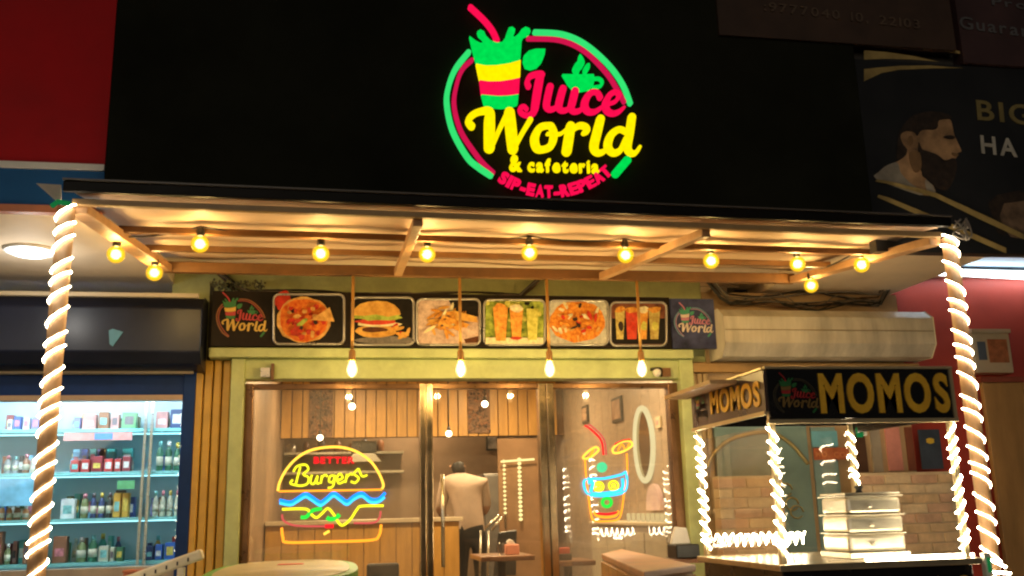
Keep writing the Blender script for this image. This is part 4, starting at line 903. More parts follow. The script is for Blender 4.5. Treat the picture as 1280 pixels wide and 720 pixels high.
b = MB(); pr = [(-.05, zb_ - .05), (-.26, zb_ - .02), (-.32, zb_ + .05), (-.32, za - .09), (-.24, za - .01), (-.05, za)]
vs = [(-6, y, z) for y, z in pr] + [(xh, y, z) for y, z in pr]; n = len(pr)
b.add(vs, [tuple(range(n)), tuple(reversed(range(n, 2 * n)))] + [(i, (i + 1) % n, (i + 1) % n + n, i + n) for i in range(n)], NAVYH); b.build('hood', hd, .008)
b = MB(); zc_ = at(100, 368, -.30).z; b.box(-6, xh - .03, -.31, -.27, zc_ - .012, zc_ + .014, CREAM); b.build('cream_rail', hd)
b = MB(); q = [at(136, 413, -.325), at(141, 411, -.325), at(154, 415, -.325), at(141, 433, -.325), at(137, 430, -.325)]; b.slab([(p.x, p.z) for p in q], -.326, .004, mat('pale_blue_reflection', (.07, .22, .30), .5)); b.build('reflection_patch', hd)  # reflection on the hood, painted as a flat pale blue patch
box1('wall_strip', xh + .002, -2.03, -.03, -.0205, 2.325, SOF - .001, mat('dark_gap', (.03, .025, .02), .7), bl)
dl = thing('downlight', at(38, 312, Z=SOF), 'round bright recessed downlight in the left soffit', 'downlight')
p = at(38, 312, Z=SOF); b = MB(); b.lathe((p.x, p.y, SOF - .04), [(.05, 0), (.09, .008), (.112, .022), (.118, .038)], em('cool_downlight', (.70, .90, 1), 3.0), 24); b.build('diffuser', dl)
b = MB(); b.tube([(p.x + .135 * math.cos(a * .2618), p.y + .135 * math.sin(a * .2618), SOF - .006) for a in range(24)], .012, WHITE, 6, True); b.build('trim_ring', dl)
lamp('downlight_lamp', (p.x, p.y, SOF - .25), 2.6, (1, .95, .86), dl, r=.05)
# display room
YS = .95
BACKC = mat('pale_cyan_backing', (.50, .64, .69), .4, var=.12, scale=2)
box1('display_back', -6, -2.09, YS, YS + .08, 0, 2.7, BACKC, kind='structure')
box1('display_side', -2.088, -2.0, .06, YS + .08, 0, 2.7, BACKC, kind='structure')
box1('display_top', -6, -2.09, .06, YS + .079, 2.3, 2.36, BACKC, kind='structure')
for i, x in enumerate((-2.6, -3.4)):
    t = thing('display_tube', (x, .2, 2.28), ['right', 'left'][i] + ' cool tube light hidden above the blue window shelves', 'tube light', 'display tube lights')
    b = MB(); b.tube([(x - .33, .14, 2.275), (x + .33, .14, 2.275)], .015, em('cool_tube', (.80, .95, 1), 85), 8); b.build('tube', t)
    for dx in (-.335, .335): box1('end_cap', x + dx - .012, x + dx + .012, .12, .16, 2.255, 2.299, WHITE, t)
SHG = mat('cyan_glass_edge', (.25, .62, .62), .25, var=.1)
YSH = .62
shelves = {}
for nm, py in (('top', 536), ('second', 590), ('third', 648), ('lowest', 703)):
    z = at(110, py, YSH).z; shelves[nm] = z
    sf = thing('display_shelf', (-3, YSH, z), nm + ' cyan glass shelf in the blue shop window', 'shelf', 'shelves in the blue window')
    box1('shelf_board', -6, -2.092, YSH, YS - .001, z - .022, z, SHG, sf); box1('glow_strip', -5, -2.12, YSH + .17, YSH + .182, z - .029, z - .0225, em('cool_shelf_led', (.35, .85, 1), 1.6), sf)
for px, lb in ((178, 'left'), (186, 'right')):
    p = at(px, 600, YSH - .03); box1('shelf_upright', p.x - .009, p.x + .009, YSH - .04, YSH - .022, .95, 2.28, CHROME, label=lb + ' chrome upright in front of the display shelves', cat='upright')
CL = {'blue': (.03, .12, .45), 'violet': (.22, .22, .55), 'pink': (.62, .28, .26), 'brown': (.25, .10, .05), 'green': (.12, .38, .16), 'teal': (.05, .38, .36), 'navy': (.03, .05, .14), 'red': (.45, .04, .04), 'maroon': (.25, .03, .04), 'white': (.7, .74, .74), 'grey': (.25, .26, .27), 'amber': (.6, .33, .05), 'olive': (.16, .18, .07), 'black': (.03, .035, .035), 'cream': (.58, .55, .42), 'orange': (.6, .25, .1), 'sky blue': (.2, .5, .7), 'dark green': (.03, .12, .06)}
ITEMS = []
def it(sh, x0, x1, h, c, kd='box', row=0): ITEMS.append((sh, x0, x1, h, c, kd, row))
for x0, x1, h, c in ((2, 9, 14, 'white'), (10, 20, 18, 'blue'), (22, 31, 16, 'white'), (33, 43, 17, 'violet'), (46, 54, 15, 'white'), (86, 95, 16, 'violet'), (97, 115, 20, 'pink'), (117, 131, 23, 'brown'), (133, 144, 20, 'pink'), (147, 166, 22, 'green'), (190, 206, 23, 'pink'), (208, 226, 26, 'navy')): it('top', x0, x1, h, c)
for x0, x1, h, c, kd in ((1, 10, 24, 'grey', 'bottle'), (11, 20, 22, 'grey', 'bottle'), (24, 34, 25, 'brown', 'bottle'), (36, 46, 20, 'cream', 'box'), (86, 98, 16, 'red', 'box'), (99, 111, 17, 'red', 'box'), (112, 127, 21, 'maroon', 'box'), (128, 140, 17, 'red', 'box'), (141, 150, 17, 'red', 'box'), (151, 162, 20, 'maroon', 'box'), (192, 202, 40, 'dark green', 'bottle'), (203, 213, 40, 'dark green', 'bottle'), (214, 224, 38, 'dark green', 'bottle')): it('second', x0, x1, h, c, kd)
for x0, x1, c in ((88, 98, 'sky blue'), (99, 108, 'blue'), (109, 118, 'teal'), (119, 129, 'violet'), (130, 142, 'teal'), (150, 164, 'teal')): it('second', x0, x1, 32, c, 'box', 1)
for x0, x1, h, c, kd in ((0, 8, 20, 'orange', 'bottle'), (9, 17, 20, 'orange', 'bottle'), (18, 28, 20, 'brown', 'bottle'), (29, 38, 18, 'orange', 'bottle'), (78, 96, 26, 'white', 'box'), (101, 112, 32, 'olive', 'bottle'), (113, 122, 33, 'navy', 'bottle'), (123, 132, 33, 'navy', 'bottle'), (133, 142, 33, 'black', 'bottle'), (143, 153, 32, 'amber', 'box'), (154, 163, 32, 'amber', 'box'), (191, 199, 34, 'cream', 'bottle'), (200, 208, 34, 'cream', 'bottle'), (209, 217, 34, 'cream', 'bottle'), (218, 226, 34, 'cream', 'bottle')): it('third', x0, x1, h, c, kd)
for x0, x1, h, c, kd in ((0, 10, 42, 'brown', 'box'), (11, 20, 26, 'olive', 'bottle'), (36, 46, 28, 'brown', 'box'), (72, 90, 34, 'brown', 'box'), (100, 113, 32, 'olive', 'bottle'), (114, 127, 34, 'dark green', 'bottle'), (129, 142, 20, 'cream', 'box'), (143, 149, 18, 'cream', 'box'), (150, 160, 18, 'dark green', 'box'), (187, 197, 18, 'navy', 'box'), (198, 208, 20, 'blue', 'box'), (210, 224, 22, 'blue', 'box')): it('lowest', x0, x1, h, c, kd)
R9 = random.Random(33)
for sh_, hmax in (('top', 24), ('second', 34), ('third', 36), ('lowest', 36)):
    x = 0.
    while x < 222:
        w_ = R9.uniform(6, 13)
        if not (46 < x < 78) and not (166 < x < 186) and R9.random() < .9: it(sh_, x, x + w_, R9.uniform(.55, 1) * hmax, R9.choice(list(CL)), R9.choice(['box', 'box', 'bottle']), 1)
        x += w_ + R9.uniform(.5, 2)
from collections import defaultdict
cnt = defaultdict(list)
ORD = ['first', 'second', 'third', 'fourth', 'fifth', 'sixth', 'seventh', 'eighth', 'ninth', 'tenth', 'eleventh', 'twelfth']
for i, q in enumerate(ITEMS): cnt[(q[0], q[4], q[5], q[6])].append(i)
R6 = random.Random(21)
for i, (sh, x0, x1, h, c, kd, row) in enumerate(ITEMS):
    z = shelves[sh]; Yi = YSH + .03 + row * .12; k = mpp(100, 600, Yi); a, e = at(x0, 600, Yi).x, at(x1, 600, Yi).x
    M = mat('pack_' + c.replace(' ', '_'), CL[c], .4, var=.25, scale=12); lc = R6.choice([('light', (.75, .72, .65)), ('dark', (.12, .1, .12)), ('yellow', (.7, .5, .1)), ('rose', (.6, .2, .25)), ('aqua', (.2, .5, .5)), ('light', (.75, .72, .65))]); M2 = mat('pack_label_' + lc[0], lc[1], .4, var=.5, scale=40)
    mates = sorted(cnt[(sh, c, kd, row)], key=lambda j_: ITEMS[j_][1]); nth = '' if len(mates) == 1 else ', ' + ORD[mates.index(i)] + ' from the left'
    t = thing('product_' + kd, ((a + e) / 2, Yi + .03, z), '%s %s standing %son the %s display shelf%s' % (c, 'carton' if kd == 'box' else 'bottle', 'at the back ' if row else '', sh, nth), kd, 'goods in the blue shop window')
    H = h * k; cx = (a + e) / 2; w_ = (e - a)
    if kd == 'box':
        box1('carton', a + .003, e - .003, Yi, Yi + .07, z + .001, z + H, M, t, .003)
        box1('front_label', a + w_ * .2, e - w_ * .2, Yi - .0015, Yi - .0003, z + H * .25, z + H * R6.uniform(.55, .8), M2, t)
    else:
        r = w_ * .44; b = MB(); b.lathe((cx, Yi + .04, z + .001), [(r * .95, 0), (r, .006), (r, H * .62), (r * .5, H * .78), (r * .45, H * .8)], M, 14); b.build('bottle_body', t)
        b = MB(); b.lathe((cx, Yi + .04, z + H * .8 + .001), [(r * .55, 0), (r * .55, H * .2)], M2, 12); b.build('cap', t)
        b = MB(); b.lathe((cx, Yi + .04, z + H * .18), [(r * 1.02, 0), (r * 1.02, H * .3)], mat('pack_label_cream', (.6, .55, .42), .5, var=.3, scale=30), 14); b.build('label_band', t)
# flat price strips and cards
for x0, x1, y0, y1, c, lb in ((80, 165, 541, 550, 'pink', 'long pink and blue banner strip below the top display shelf'), (147, 168, 601, 611, 'green', 'small green card under the second display shelf'), (0, 40, 598, 632, 'sky blue', 'large pale blue card behind the third display shelf')):
    a, e = at(x0, y0, YSH - .01), at(x1, y1, YSH - .01); b = MB(); b.box(a.x, e.x, YSH - .012, YSH - .004, e.z, a.z, mat('card_' + c.replace(' ', '_'), CL[c], .5, var=.3, scale=9))
    if c == 'pink': m_ = (a.x * .55 + e.x * .45); b.box(m_, m_ + .12, YSH - .014, YSH - .0125, e.z + .006, a.z - .006, mat('card_blue', (.05, .2, .5), .5))
    b.build('price_card', label=lb, cat='card')

# ================================================================== RIGHT: shutter box, red shop, meter box
sh = thing('shutter_box', (2.3, -.25, 2.35), 'long cream metal rolling shutter box right of the menu board', 'shutter')
xa, xb = 1.47, at(1166, 420, -.3).x
pr = [(-.03, 2.32), (-.26, 2.32), (-.33, 2.41), (-.33, 2.60), (-.24, 2.665), (-.03, 2.665)]; n = len(pr)
b = MB(); b.add([(xa, y, z) for y, z in pr] + [(xb, y, z) for y, z in pr], [tuple(range(n)), tuple(reversed(range(n, 2 * n)))] + [(i, (i + 1) % n, (i + 1) % n + n, i + n) for i in range(n)], mat('grey_cream_metal', (.52, .48, .40), .5, var=.35, scale=3.5, bump=.1, stretch=(1.6, 1, .35))); b.build('casing', sh, .006)
box1('seam', xa + .01, xb - .01, -.334, -.3305, 2.50, 2.506, mat('seam_shadow_strip', (.3, .24, .16), .6), sh)
box1('tan_wall', 1.442, 3.02, -.03, .12, 0, SOF, mat('tan_plaster', (.52, .36, .20), .7, var=.15, scale=3, bump=.2), bl)
box1('beam', 1.30, 3.1, -.10, -.031, 2.235, 2.30, mat('tan_timber_beam', (.45, .27, .10), .5, var=.2), bl, .005)
tn = thing('reeded_panel', (1.5, -.06, 1.9), 'tan reeded timber panel behind the top of the food stall', 'wall panel')
for i in range(4): box1('reed', 1.26 + i * .045, 1.26 + i * .045 + .038, -.07, -.032, 1.2, 2.23, mat('tan_reed', (.48, .34, .17), .5, var=.2), tn, .008)
REDW = mat('red_shop_wall', (.50, .06, .035), .5, var=.15, scale=2.5)
xrd = 3.04
box1('red_wall', 3.022, 9, .12, .3, 0, SOF + .26, REDW, bl)
tb = thing('tube_light', (3.6, .0, 3.0), 'long cool tube light above the red wall at right', 'tube light')
a, c = at(1122, 338, .02), at(1330, 349, .02)
b = MB(); b.tube([a, c], .018, em('cool_wall_tube', (.82, .93, 1), 7), 8); b.build('tube', tb)
b = MB(); b.box(a.x - .02, c.x + .02, .045, .115, a.z - .03, a.z + .03, WHITE); b.build('batten', tb)
mbx = thing('meter_box', (3.74, .05, 2.4), 'cream electric box with orange label on the red wall', 'electric box')
a, c = at(1215, 416, .0), at(1268, 466, .0)
box1('casing', a.x, c.x, .0, .119, c.z, a.z, CREAM, mbx, .008); box1('lid', a.x - .01, c.x + .01, -.012, .05, a.z + .001, a.z + .03, CREAM, mbx); box1('label_plate', a.x + .12, c.x - .03, -.004, -.0005, c.z + .08, a.z - .05, mat('orange_plate', (.42, .15, .06), .5, var=.4, scale=20), mbx); box1('blue_plate', a.x + .03, a.x + .10, -.004, -.0005, c.z + .10, a.z - .07, mat('steel_blue_plate', (.12, .15, .2), .5), mbx)
a = at(1228, 478, -.2)
bw = thing('timber_screen', (4.6, -.2, 0), 'tall golden brown timber screen at the far right', 'screen')
SCM = mat('golden_screen', (.34, .19, .07), .45, var=.3, scale=3, stretch=(2, 1, .4))
for i in range(8): box1('board', a.x + i * .34, a.x + i * .34 + .333, -.2, -.16, 0, a.z, SCM, bw, .004)
box1('top_cap', a.x - .02, a.x + 2.75, -.22, -.14, a.z + .001, a.z + .04, mat('maroon_cap', (.22, .05, .03), .5), bw)
# shops' wall seen through the stall
YW = -.05
def poster(name, x0, x1, y0, y1, M, label, Y=YW, cat='poster'):
    a, c = at(x0, y0, Y), at(x1, y1, Y); return box1(name, a.x, c.x, Y, Y + .014, c.z, a.z, M, label=label, cat=cat)
dr = thing('teal_door', (1.75, -.05, 0), 'dark teal door with a gold arch behind the food stall', 'door')
TEAL = mat('dark_teal_panel', (.20, .32, .33), .35, var=.3, scale=2)
a, c = at(899, 530, YW), at(1012, 600, YW); box1('leaf', 1.45, c.x, -.075, -.0305, 0, 2.0, TEAL, dr, .004)
arc = spline(px2([(884, 585), (893, 566), (912, 550), (938, 542), (965, 541), (990, 556), (1010, 580)], -.085), 5); b = MB(); b.tube([(p[0], -.085, p[1]) for p in arc], .014, mat('gold_arch', (.55, .45, .2), .3, metal=.6), 6); b.build('arch_trim', dr)
b = MB(); R7 = random.Random(2)
for cx_, cy_ in ((982, 612), (990, 630), (996, 640)):
    p = at(cx_, cy_, -.08); b.tube([(p.x + .05 * math.cos(t * .7), -.082, p.z + .045 * math.sin(t * .7)) for t in range(9)], .006, mat('gold_arch', (.55, .45, .2), .3), 5)
b.build('ornament', dr)
poster('wall_poster', 1013, 1062, 534, 720, mat('teal_poster', (.26, .42, .45), .4, var=.2, scale=3), 'tall teal poster panel behind the food stall')
pp = poster('wall_poster', 1014, 1048, 539, 558, mat('sky_blue_poster', (.2, .55, .75), .4, var=.2), 'sky blue poster behind the stall glass', YW - .018)
po = poster('wall_poster', 1017, 1068, 560, 574, mat('orange_poster', (.55, .16, .07), .4, var=.3, scale=14), 'orange strip poster with worn lettering below the blue one', YW - .018)
letters('MO. COM', at(1020, 571, YW - .022), at(1064, 572, YW - .022), .055, mat('worn_letter', (.75, .3, .12), .5), po, bold=.02, ext=.001)
poster('wall_poster', 1068, 1086, 534, 590, mat('dark_brown_post', (.10, .05, .03), .5), 'dark brown upright board behind the stall corner', cat='board')
poster('wall_poster', 1087, 1105, 534, 590, mat('grey_taupe_board', (.4, .35, .28), .5), 'grey taupe board beside the pink board', cat='board')
poster('wall_poster', 1106, 1130, 534, 588, mat('salmon_board', (.7, .3, .26), .5), 'salmon pink board behind the stall glass', cat='board')
poster('wall_poster', 1131, 1146, 534, 588, mat('reddish_board', (.22, .07, .04), .5), 'reddish brown board right of the pink board', cat='board')
pp = poster('wall_poster', 1148, 1180, 537, 586, mat('slate_poster', (.06, .08, .12), .4, var=.4, scale=5), 'dark slate poster with yellow emblem at the stall right', YW - .01)
p = at(1163, 551, YW - .014); b = MB(); b.leafplane([(p.x + .04 * math.cos(t * .52) * (1 if t % 2 else .75), p.z + .022 * math.sin(t * .52)) for t in range(12)], YW - .0125, mat('emblem_yellow', (.7, .48, .05), .4)); b.build('emblem', pp)
# low brick walls
BR = [mat('tan_brick', (.66, .47, .28), .7, var=.25, scale=9, bump=.5), mat('rose_brick', (.62, .40, .27), .7, var=.25, scale=9, bump=.5), mat('pale_brick', (.72, .56, .36), .7, var=.2, scale=9, bump=.5)]
def brickwall(x0, x1, ytop, Y, label):
    a, c = at(x0, ytop, Y), at(x1, ytop, Y); t = thing('brick_wall', ((a.x + c.x) / 2, Y, 0), label, 'wall')
    box1('mortar', a.x + .008, c.x - .008, Y + .008, Y + .12, 0, a.z - .008, mat('mortar', (.62, .5, .34), .8), t)
    z = .62; r = 0; R8 = random.Random(x0); me = {}
    while z < a.z - .03:
        x = a.x - (.1 if r % 2 else 0)
        while x < c.x - .02:
            u, v = max(x, a.x), min(x + .196, c.x); d = R8.uniform(0, .007)
            if v - u > .03: box1('brick', u, v - .008, Y - d, Y + .1, z, min(z + .058, a.z), R8.choice(BR), t, .003)
            x += .2
        z += .066; r += 1
brickwall(897, 978, 594, -.42, 'tan low brick wall behind the left side of the stall')
brickwall(1072, 1192, 590, -.42, 'rosy low brick wall behind the right side of the stall')

# ================================================================== FOOD STALL
SX0, SX1, SY0, SY1, ZC, ZB, ZT = .872, 1.865, -2.2, -1.2, 1.02, 1.70, 1.945
st = thing('food_stall', ((SX0 + SX1) / 2, (SY0 + SY1) / 2, 0), 'glass food stall with black and gold signs and rope lit posts', 'food stall')
SFR = mat('cream_steel_frame', (.60, .48, .28), .35, metal=.4, var=.12)
for x in (SX0 + .015, SX1 - .015):
    for y in (SY0 + .015, SY1 - .015): box1('corner_post', x - .014, x + .014, y - .014, y + .014, .02, ZT - .02, SFR, st, .003)
BSG = mat('black_gloss_sign', (.010, .008, .008), .25, var=.3)
box1('roof', SX0 + .002, SX1 - .002, SY0 + .003, SY1 - .002, ZT - .016, ZT - .004, mat('clear_dark_roof', (.03, .03, .03), .3), st)
box1('front_sign', SX0, SX1, SY0 - .012, SY0 + .001, ZB, ZT, BSG, st); 
SSG = mat('brown_gloss_sign', (.075, .035, .03), .3, var=.35, scale=3)
sgn = box1('side_sign', SX0 - .012, SX0 - .001, SY0 + .003, SY1, ZB + .04, ZT, SSG, st)
box1('right_sign', SX1 + .001, SX1 + .012, SY0 + .003, SY1, ZB, ZT, BSG, st); box1('rear_sign', SX0 + .003, SX1 - .003, SY1 + .001, SY1 + .012, ZB + .05, ZT, BSG, st)
for z, h in ((ZT, .014), (ZB - .022, .02)):
    box1('front_trim', SX0 - .014, SX1 + .014, SY0 - .022, SY0 + .006, z, z + h, SFR, st, .002)
    box1('side_trim', SX0 - .020, SX0 - .001, SY0 + .008, SY1 + .01, z + (.045 if z < ZT - .01 else 0), z + h + (.045 if z < ZT - .01 else 0), SFR, st, .002)
box1('front_trim', SX1 - .006, SX1 + .012, SY0 - .020, SY0 - .0125, ZB - .001, ZT - .001, SFR, st)
box1('awning_lip', SX0 - .17, SX0 - .022, SY0 + .3, SY1 + .02, ZT - .03, ZT - .01, mat('tan_lip', (.42, .26, .12), .5), st)
GOLD = mat('gold_letter', (.95, .50, .035), .45, var=.2, scale=8)
p0, p1 = at(1027, 521, SY0 - .016), at(1184, 515, SY0 - .016)
zl_ = ZB + .035
letters('MOMOS', (p0.x, SY0 - .0165, zl_), (SX1 - .02, SY0 - .0165, zl_), .262, GOLD, st, bold=.035, ext=.004, wide=.62, gap=.07)
letters('MOMOS', (SX0 - .0155, SY1 - .30, ZB + .10), (SX0 - .0155, SY0 + .05, ZB + .075), .17, GOLD, st, bold=.03, ext=.003, wide=.7, gap=.07)
prm3 = {'g': mat('stall_print_green', (.02, .16, .04), .5), 'r': mat('stall_print_red', (.42, .02, .02), .5), 'y': mat('stall_print_gold', (.22, .13, .03), .5), 'G': mat('stall_print_ring', (.05, .04, .02), .5), 'R': mat('stall_print_ring', (.05, .04, .02), .5)}
small_logo(995, 496, .235, SY0 - .0145, st, prm3)
bb = MB()   # logo on the side panel: same outlines turned onto the side
sy = SY1 - .15
for n_, kd, pts, ws, c, o in LOGO:
    q = [(-(p[0] - 678) * .00082, -(p[1] - 135) * .0009) for p in pts]
    if kd == 'poly': bb.add([(SX0 - .0135 - .0004 * (o + 1), sy + a_, ZB + .145 + z_) for a_, z_ in q], [tuple(range(len(q)))], {'g': prm['g'], 'r': prm['r'], 'y': prm['y'], 'G': prm['G'], 'R': prm['R']}[c])
    else:
        m0 = len(bb.v); bb.ribbon(q, [w_ * .00085 for w_ in ws], 0, .0002, prm[c], kd == 'strokec')
        for i_ in range(m0, len(bb.v)): x_, y_, z_ = bb.v[i_]; bb.v[i_] = (SX0 - .0135 - .0004 * (o + 1), sy + x_, ZB + .145 + z_)
bb.build('printed_logo', st)
box1('counter_top', SX0 - .03, SX1 + .03, SY0 - .04, SY1 + .03, ZC - .03, ZC, mat('steel_counter', (.55, .45, .3), .3, metal=.7), st, .004)
box1('base', SX0, SX1, SY0, SY1, .12, ZC - .031, BSG, st, .004)
letters('MOMOS', (p0.x, SY0 - .006, ZC - .30), (SX1 - .02, SY0 - .006, ZC - .30), .30, GOLD, st, bold=.035, ext=.004, wide=.62, gap=.07)
for x in (SX0 + .08, SX1 - .08):
    for y in (SY0 + .1, SY1 - .1):
        b = MB(); b.tube([(x - .02, y, .06), (x + .02, y, .06)], .058, BLACK, 14); b.build('wheel', st)
G2 = pane_mat('stall_glass', (.98, .97, .95), 1.2)
box1('side_glass', SX0 + .002, SX0 + .007, SY0 + .03, SY1 - .03, ZC + .001, ZB - .03, G2, st)
box1('rear_glass', SX0 + .03, SX1 - .03, SY1 - .007, SY1 - .002, ZC + .001, ZB + .04, G2, st)
# stall rope lights
for x, y, lb, zt_, r_ in ((SX0 + .015, SY1 - .015, 'rope light round the left rear post of the stall', ZB + .0, .022), (SX0 + .015, SY0 + .015, 'rope light round the left front post of the stall', ZB - .03, .022), (SX1 - .015, SY0 + .015, 'rope light round the right front post of the stall', ZB - .03, .022), (SX1 - .015, SY1 - .015, 'short rope light round the right rear post of the stall', ZB + .02, .02)):
    helix(Vector((x, y, ZC + .02 if 'short' not in lb else ZC + .36)), Vector((x, y, zt_)), r_ + .002, .058, .0038, ROPE2, 12, ph=1.0, tilt=(.012 if 'right front' in lb else -.012), hand=(1 if 'right front' in lb else -1)).build('rope_light', label=lb, cat='rope light', group='rope lights wound round posts')
pts = []
for i in range(60): t = i / 59; pts.append((SX0 + .06 + t * .55, SY1 + -.05 + .02 * math.cos(i * 1.3), ZC + .085 + .035 * math.sin(i * 1.3)))
b = MB(); b.tube(pts, .004, ROPE2, 5); b.build('rope_light', label='curly rope light lying along the rear rail of the stall', cat='rope light')
b = MB(); b.tube([(SX1 - .55, SY0 + .02, ZC + .012), (SX1 + .02, SY0 + .01, ZC + .012)], .007, ROPE2, 6); b.build('rope_light', label='straight rope light along the front counter edge of the stall', cat='rope light')
p = at(1070, 541, SY1 - .02); b = MB(); b.box(p.x - .02, p.x + .02, p.y - .05, p.y - .03, p.z - .03, p.z + .03, em('green_end_light', (.02, .4, .1), .18)); b.box(p.x + .021, p.x + .045, p.y - .05, p.y - .03, p.z - .02, p.z + .035, WHITE); b.build('plug_connector', bevel=.005, label='green and white plug at the right rear stall post', cat='plug')
p = at(1228, 704, SY0); b = MB(); b.box(p.x - .02, p.x + .015, SY0 - .05, SY0 - .02, p.z - .06, p.z + .05, WHITE); b.box(p.x - .010, p.x + .006, SY0 - .055, SY0 - .0505, p.z - .04, p.z + .03, em('green_end_light', (.02, .4, .1), .18)); b.tube([(p.x + .015, SY0 - .035, p.z + .02), (p.x + .1, SY0 - .035, p.z - .02)], .006, ROPE2, 6); b.tube([(p.x + .015, SY0 - .035, p.z - .04), (p.x + .12, SY0 - .035, p.z - .05)], .006, ROPE2, 6); b.build('plug_adapter', label='white plug adapter with green light at the right stall corner', cat='plug')
# steamer
sa, sc_ = at(1064, 700, -1.985), at(1136, 700, -1.985); X0, X1 = sa.x, sc_.x
tm = thing('momo_steamer', ((X0 + X1) / 2, -1.8, ZC), 'square aluminium three tier momo steamer on the stall counter', 'steamer')
AL = mat('brushed_aluminium', (.60, .56, .46), .36, metal=.85, var=.15, scale=10, stretch=(1, 1, 5))
box1('base_tray', X0 - .008, X1 + .008, -2.0, -1.69, ZC + .001, ZC + .03, AL, tm, .004)
for i in range(3):
    z0_b = ZC + .031 + i * .093; wz = .086
    box1('tier', X0 + .004 * i, X1 - .004 * i, -1.985, -1.71, z0_b, z0_b + wz, AL, tm, .018)
    box1('tier_rim', X0 - .004, X1 + .004, -1.992, -1.702, z0_b + wz + .0005, z0_b + wz + .0065, AL, tm, .002)
    b = MB(); b.box(X0 + .115, X0 + .14, -2.0, -1.986, z0_b + .03, z0_b + .052, CHROME); b.build('handle', tm, .006)
box1('lid', X0 + .004, X1 - .004, -1.985, -1.71, ZC + .312, ZC + .325, AL, tm, .006)
b = MB(); b.lathe(((X0 + X1) / 2, -1.85, ZC + .3255), [(.02, 0), (.014, .012), (.024, .03), (.012, .036)], BLACK, 12); b.build('lid_knob', tm)

# ================================================================== FRONT TABLES, RAIL
ZG = 1.05
gt = thing('high_table', (-1.44, -1.45, 0), 'oval cream topped high table with green rim below the neon burger', 'table')
pts = []
for i in range(48):
    a = 2 * math.pi * i / 48; ca, sa_ = math.cos(a), math.sin(a); pts.append((-1.445 + .36 * math.copysign(abs(ca) ** .75, ca), -1.5 + .93 * math.copysign(abs(sa_) ** .75, sa_)))
def flatslab(name, k, z0, z1, M, parent):
    c = Vector((-1.445, -1.5)); q = [(c.x + (p[0] - c.x) * k[0], c.y + (p[1] - c.y) * k[1]) for p in pts]; n = len(q); b = MB()
    b.add([(p[0], p[1], z0) for p in q] + [(p[0], p[1], z1) for p in q], [tuple(reversed(range(n))), tuple(range(n, 2 * n))] + [(i, (i + 1) % n, (i + 1) % n + n, i + n) for i in range(n)], M); return b.build(name, parent)
flatslab('rim', (1, 1), ZG - .06, ZG - .004, mat('green_rim', (.12, .42, .07), .4, var=.2), gt)
flatslab('table_top', (.88, .955), ZG - .0035, ZG, mat('cream_laminate', (.55, .47, .28), .35, var=.18, scale=5), gt)
for dy in (-.5, .45): b = MB(); b.tube([(-1.445, -1.5 + dy, 0.002), (-1.445, -1.5 + dy, ZG - .06)], .035, DARK, 12); b.lathe((-1.445, -1.5 + dy, .001), [(.2, 0), (.19, .02)], DARK, 18); b.build('leg', gt)
b = MB(); b.slab([(-1.5, ZG + .0005), (-1.36, ZG + .0005), (-1.37, ZG + .004), (-1.49, ZG + .004)], -1.2, .1, mat('red_paper', (.6, .12, .08), .6)); b.build('paper_slip', label='red paper slip lying on the green rimmed table', cat='paper')
wt = thing('wooden_counter', (.3, -1.7, 0), 'long wooden box counter with pinkish top in front of the right pane', 'counter')
cs = [Vector((.287, -1.144)), Vector((.56, -.62)), Vector((.353, -2.45)), Vector((.011, -2.78))]
cs = [cs[0], cs[1], cs[2], cs[3]]
def prism(name, poly, z0, z1, M, parent, bv=.006):
    n = len(poly); b = MB(); b.add([(p.x, p.y, z0) for p in poly] + [(p.x, p.y, z1) for p in poly], [tuple(range(n)), tuple(reversed(range(n, 2 * n)))] + [(i, i + n, (i + 1) % n + n, (i + 1) % n) for i in range(n)], M); return b.build(name, parent, bv)
prism('top', cs, ZG - .03, ZG, mat('pinkish_top', (.60, .34, .22), .4, var=.2, scale=6), wt)
cen = sum(cs, Vector((0, 0))) / 4; inn = [cen + (p - cen) * .95 for p in cs]
CW = mat('caramel_wood', (.42, .22, .08), .45, var=.3, scale=6, stretch=(1, 1, 4))
prism('carcass', inn, .02, ZG - .031, CW, wt)
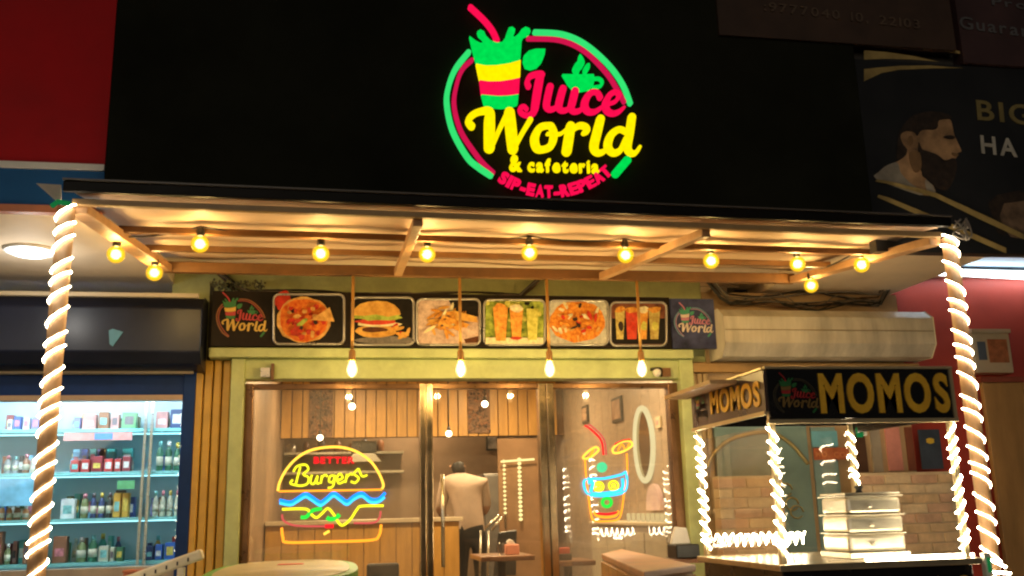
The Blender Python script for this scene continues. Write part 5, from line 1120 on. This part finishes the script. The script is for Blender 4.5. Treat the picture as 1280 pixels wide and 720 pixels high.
for e in (2, 3):
    p, q = inn[e], inn[(e + 1) % 4]; nrm = Vector(((q - p).y, -(q - p).x)).normalized(); nrm = nrm if nrm.dot(p - cen) > 0 else -nrm
    for k in range(4):
        a, c = p.lerp(q, (k + .02) / 4), p.lerp(q, (k + .98) / 4); prism('side_board', [a + nrm * .001, c + nrm * .001, c + nrm * .016, a + nrm * .016], .03, ZG - .04, CW, wt, .003)
# card machine behind on a shelf
p = at(857, 688, -.45)
ps = thing('till', (p.x, -.4, 0), 'black till with white paper display on a slim stand', 'till')
b = MB(); b.box(p.x - .08, p.x + .08, -.5, -.32, p.z - .05, p.z + .04, BLACK); b.build('keypad', ps, .01)
b = MB(); b.slab([(p.x - .085, p.z + .041), (p.x + .05, p.z + .041), (p.x + .03, p.z + .14), (p.x - .05, p.z + .15)], -.42, .03, WHITE); b.build('paper_display', ps, .005)
b = MB(); b.box(p.x - .16, p.x + .12, -.55, -.28, p.z - .075, p.z - .051, TT); b.tube([(p.x, -.4, 0.002), (p.x, -.4, p.z - .076)], .03, DARK, 10); b.lathe((p.x, -.4, .001), [(.16, 0), (.15, .02)], DARK, 16); b.build('stand', ps)
# slanted cream rail
a, c = Vector((-2.5, -1.5, .91)), Vector((-1.838, -1.5, 1.132))
rl = thing('slanted_rail', (-2.2, -1.5, 0), 'slanted cream rail with dark notches in front of the blue window corner', 'rail')
CRL = mat('cream_rail_paint', (.78, .70, .52), .45, var=.15)
b = MB(); b.beam(a, c, .05, .052, CRL); b.build('rail', rl, .012)
for t in (.15, .85):
    p = a.lerp(c, t); b = MB(); b.beam(Vector((p.x, -1.5, .002)), Vector((p.x, -1.5, p.z - .028)), .035, .035, CRL); b.build('leg', rl, .003)
for i in range(9):
    p = a.lerp(c, .3 + i * .075); b = MB(); b.box(p.x - .004, p.x + .004, -1.5275, -1.5255, p.z - .012, p.z + .006, DARK); b.build('notch', rl)
p = at(172, 718, -1.3); b = MB(); b.box(p.x - .06, p.x + .06, -1.35, -1.25, 0.002, p.z + .01, mat('rust_red_crate', (.45, .12, .06), .6, var=.3)); b.box(p.x - .065, p.x + .065, -1.355, -1.245, p.z + .0105, p.z + .025, mat('rust_red_lid', (.5, .16, .08), .6)); b.build('red_bin', bevel=.006, label='small rust red bin top behind the slanted cream rail', cat='bin')
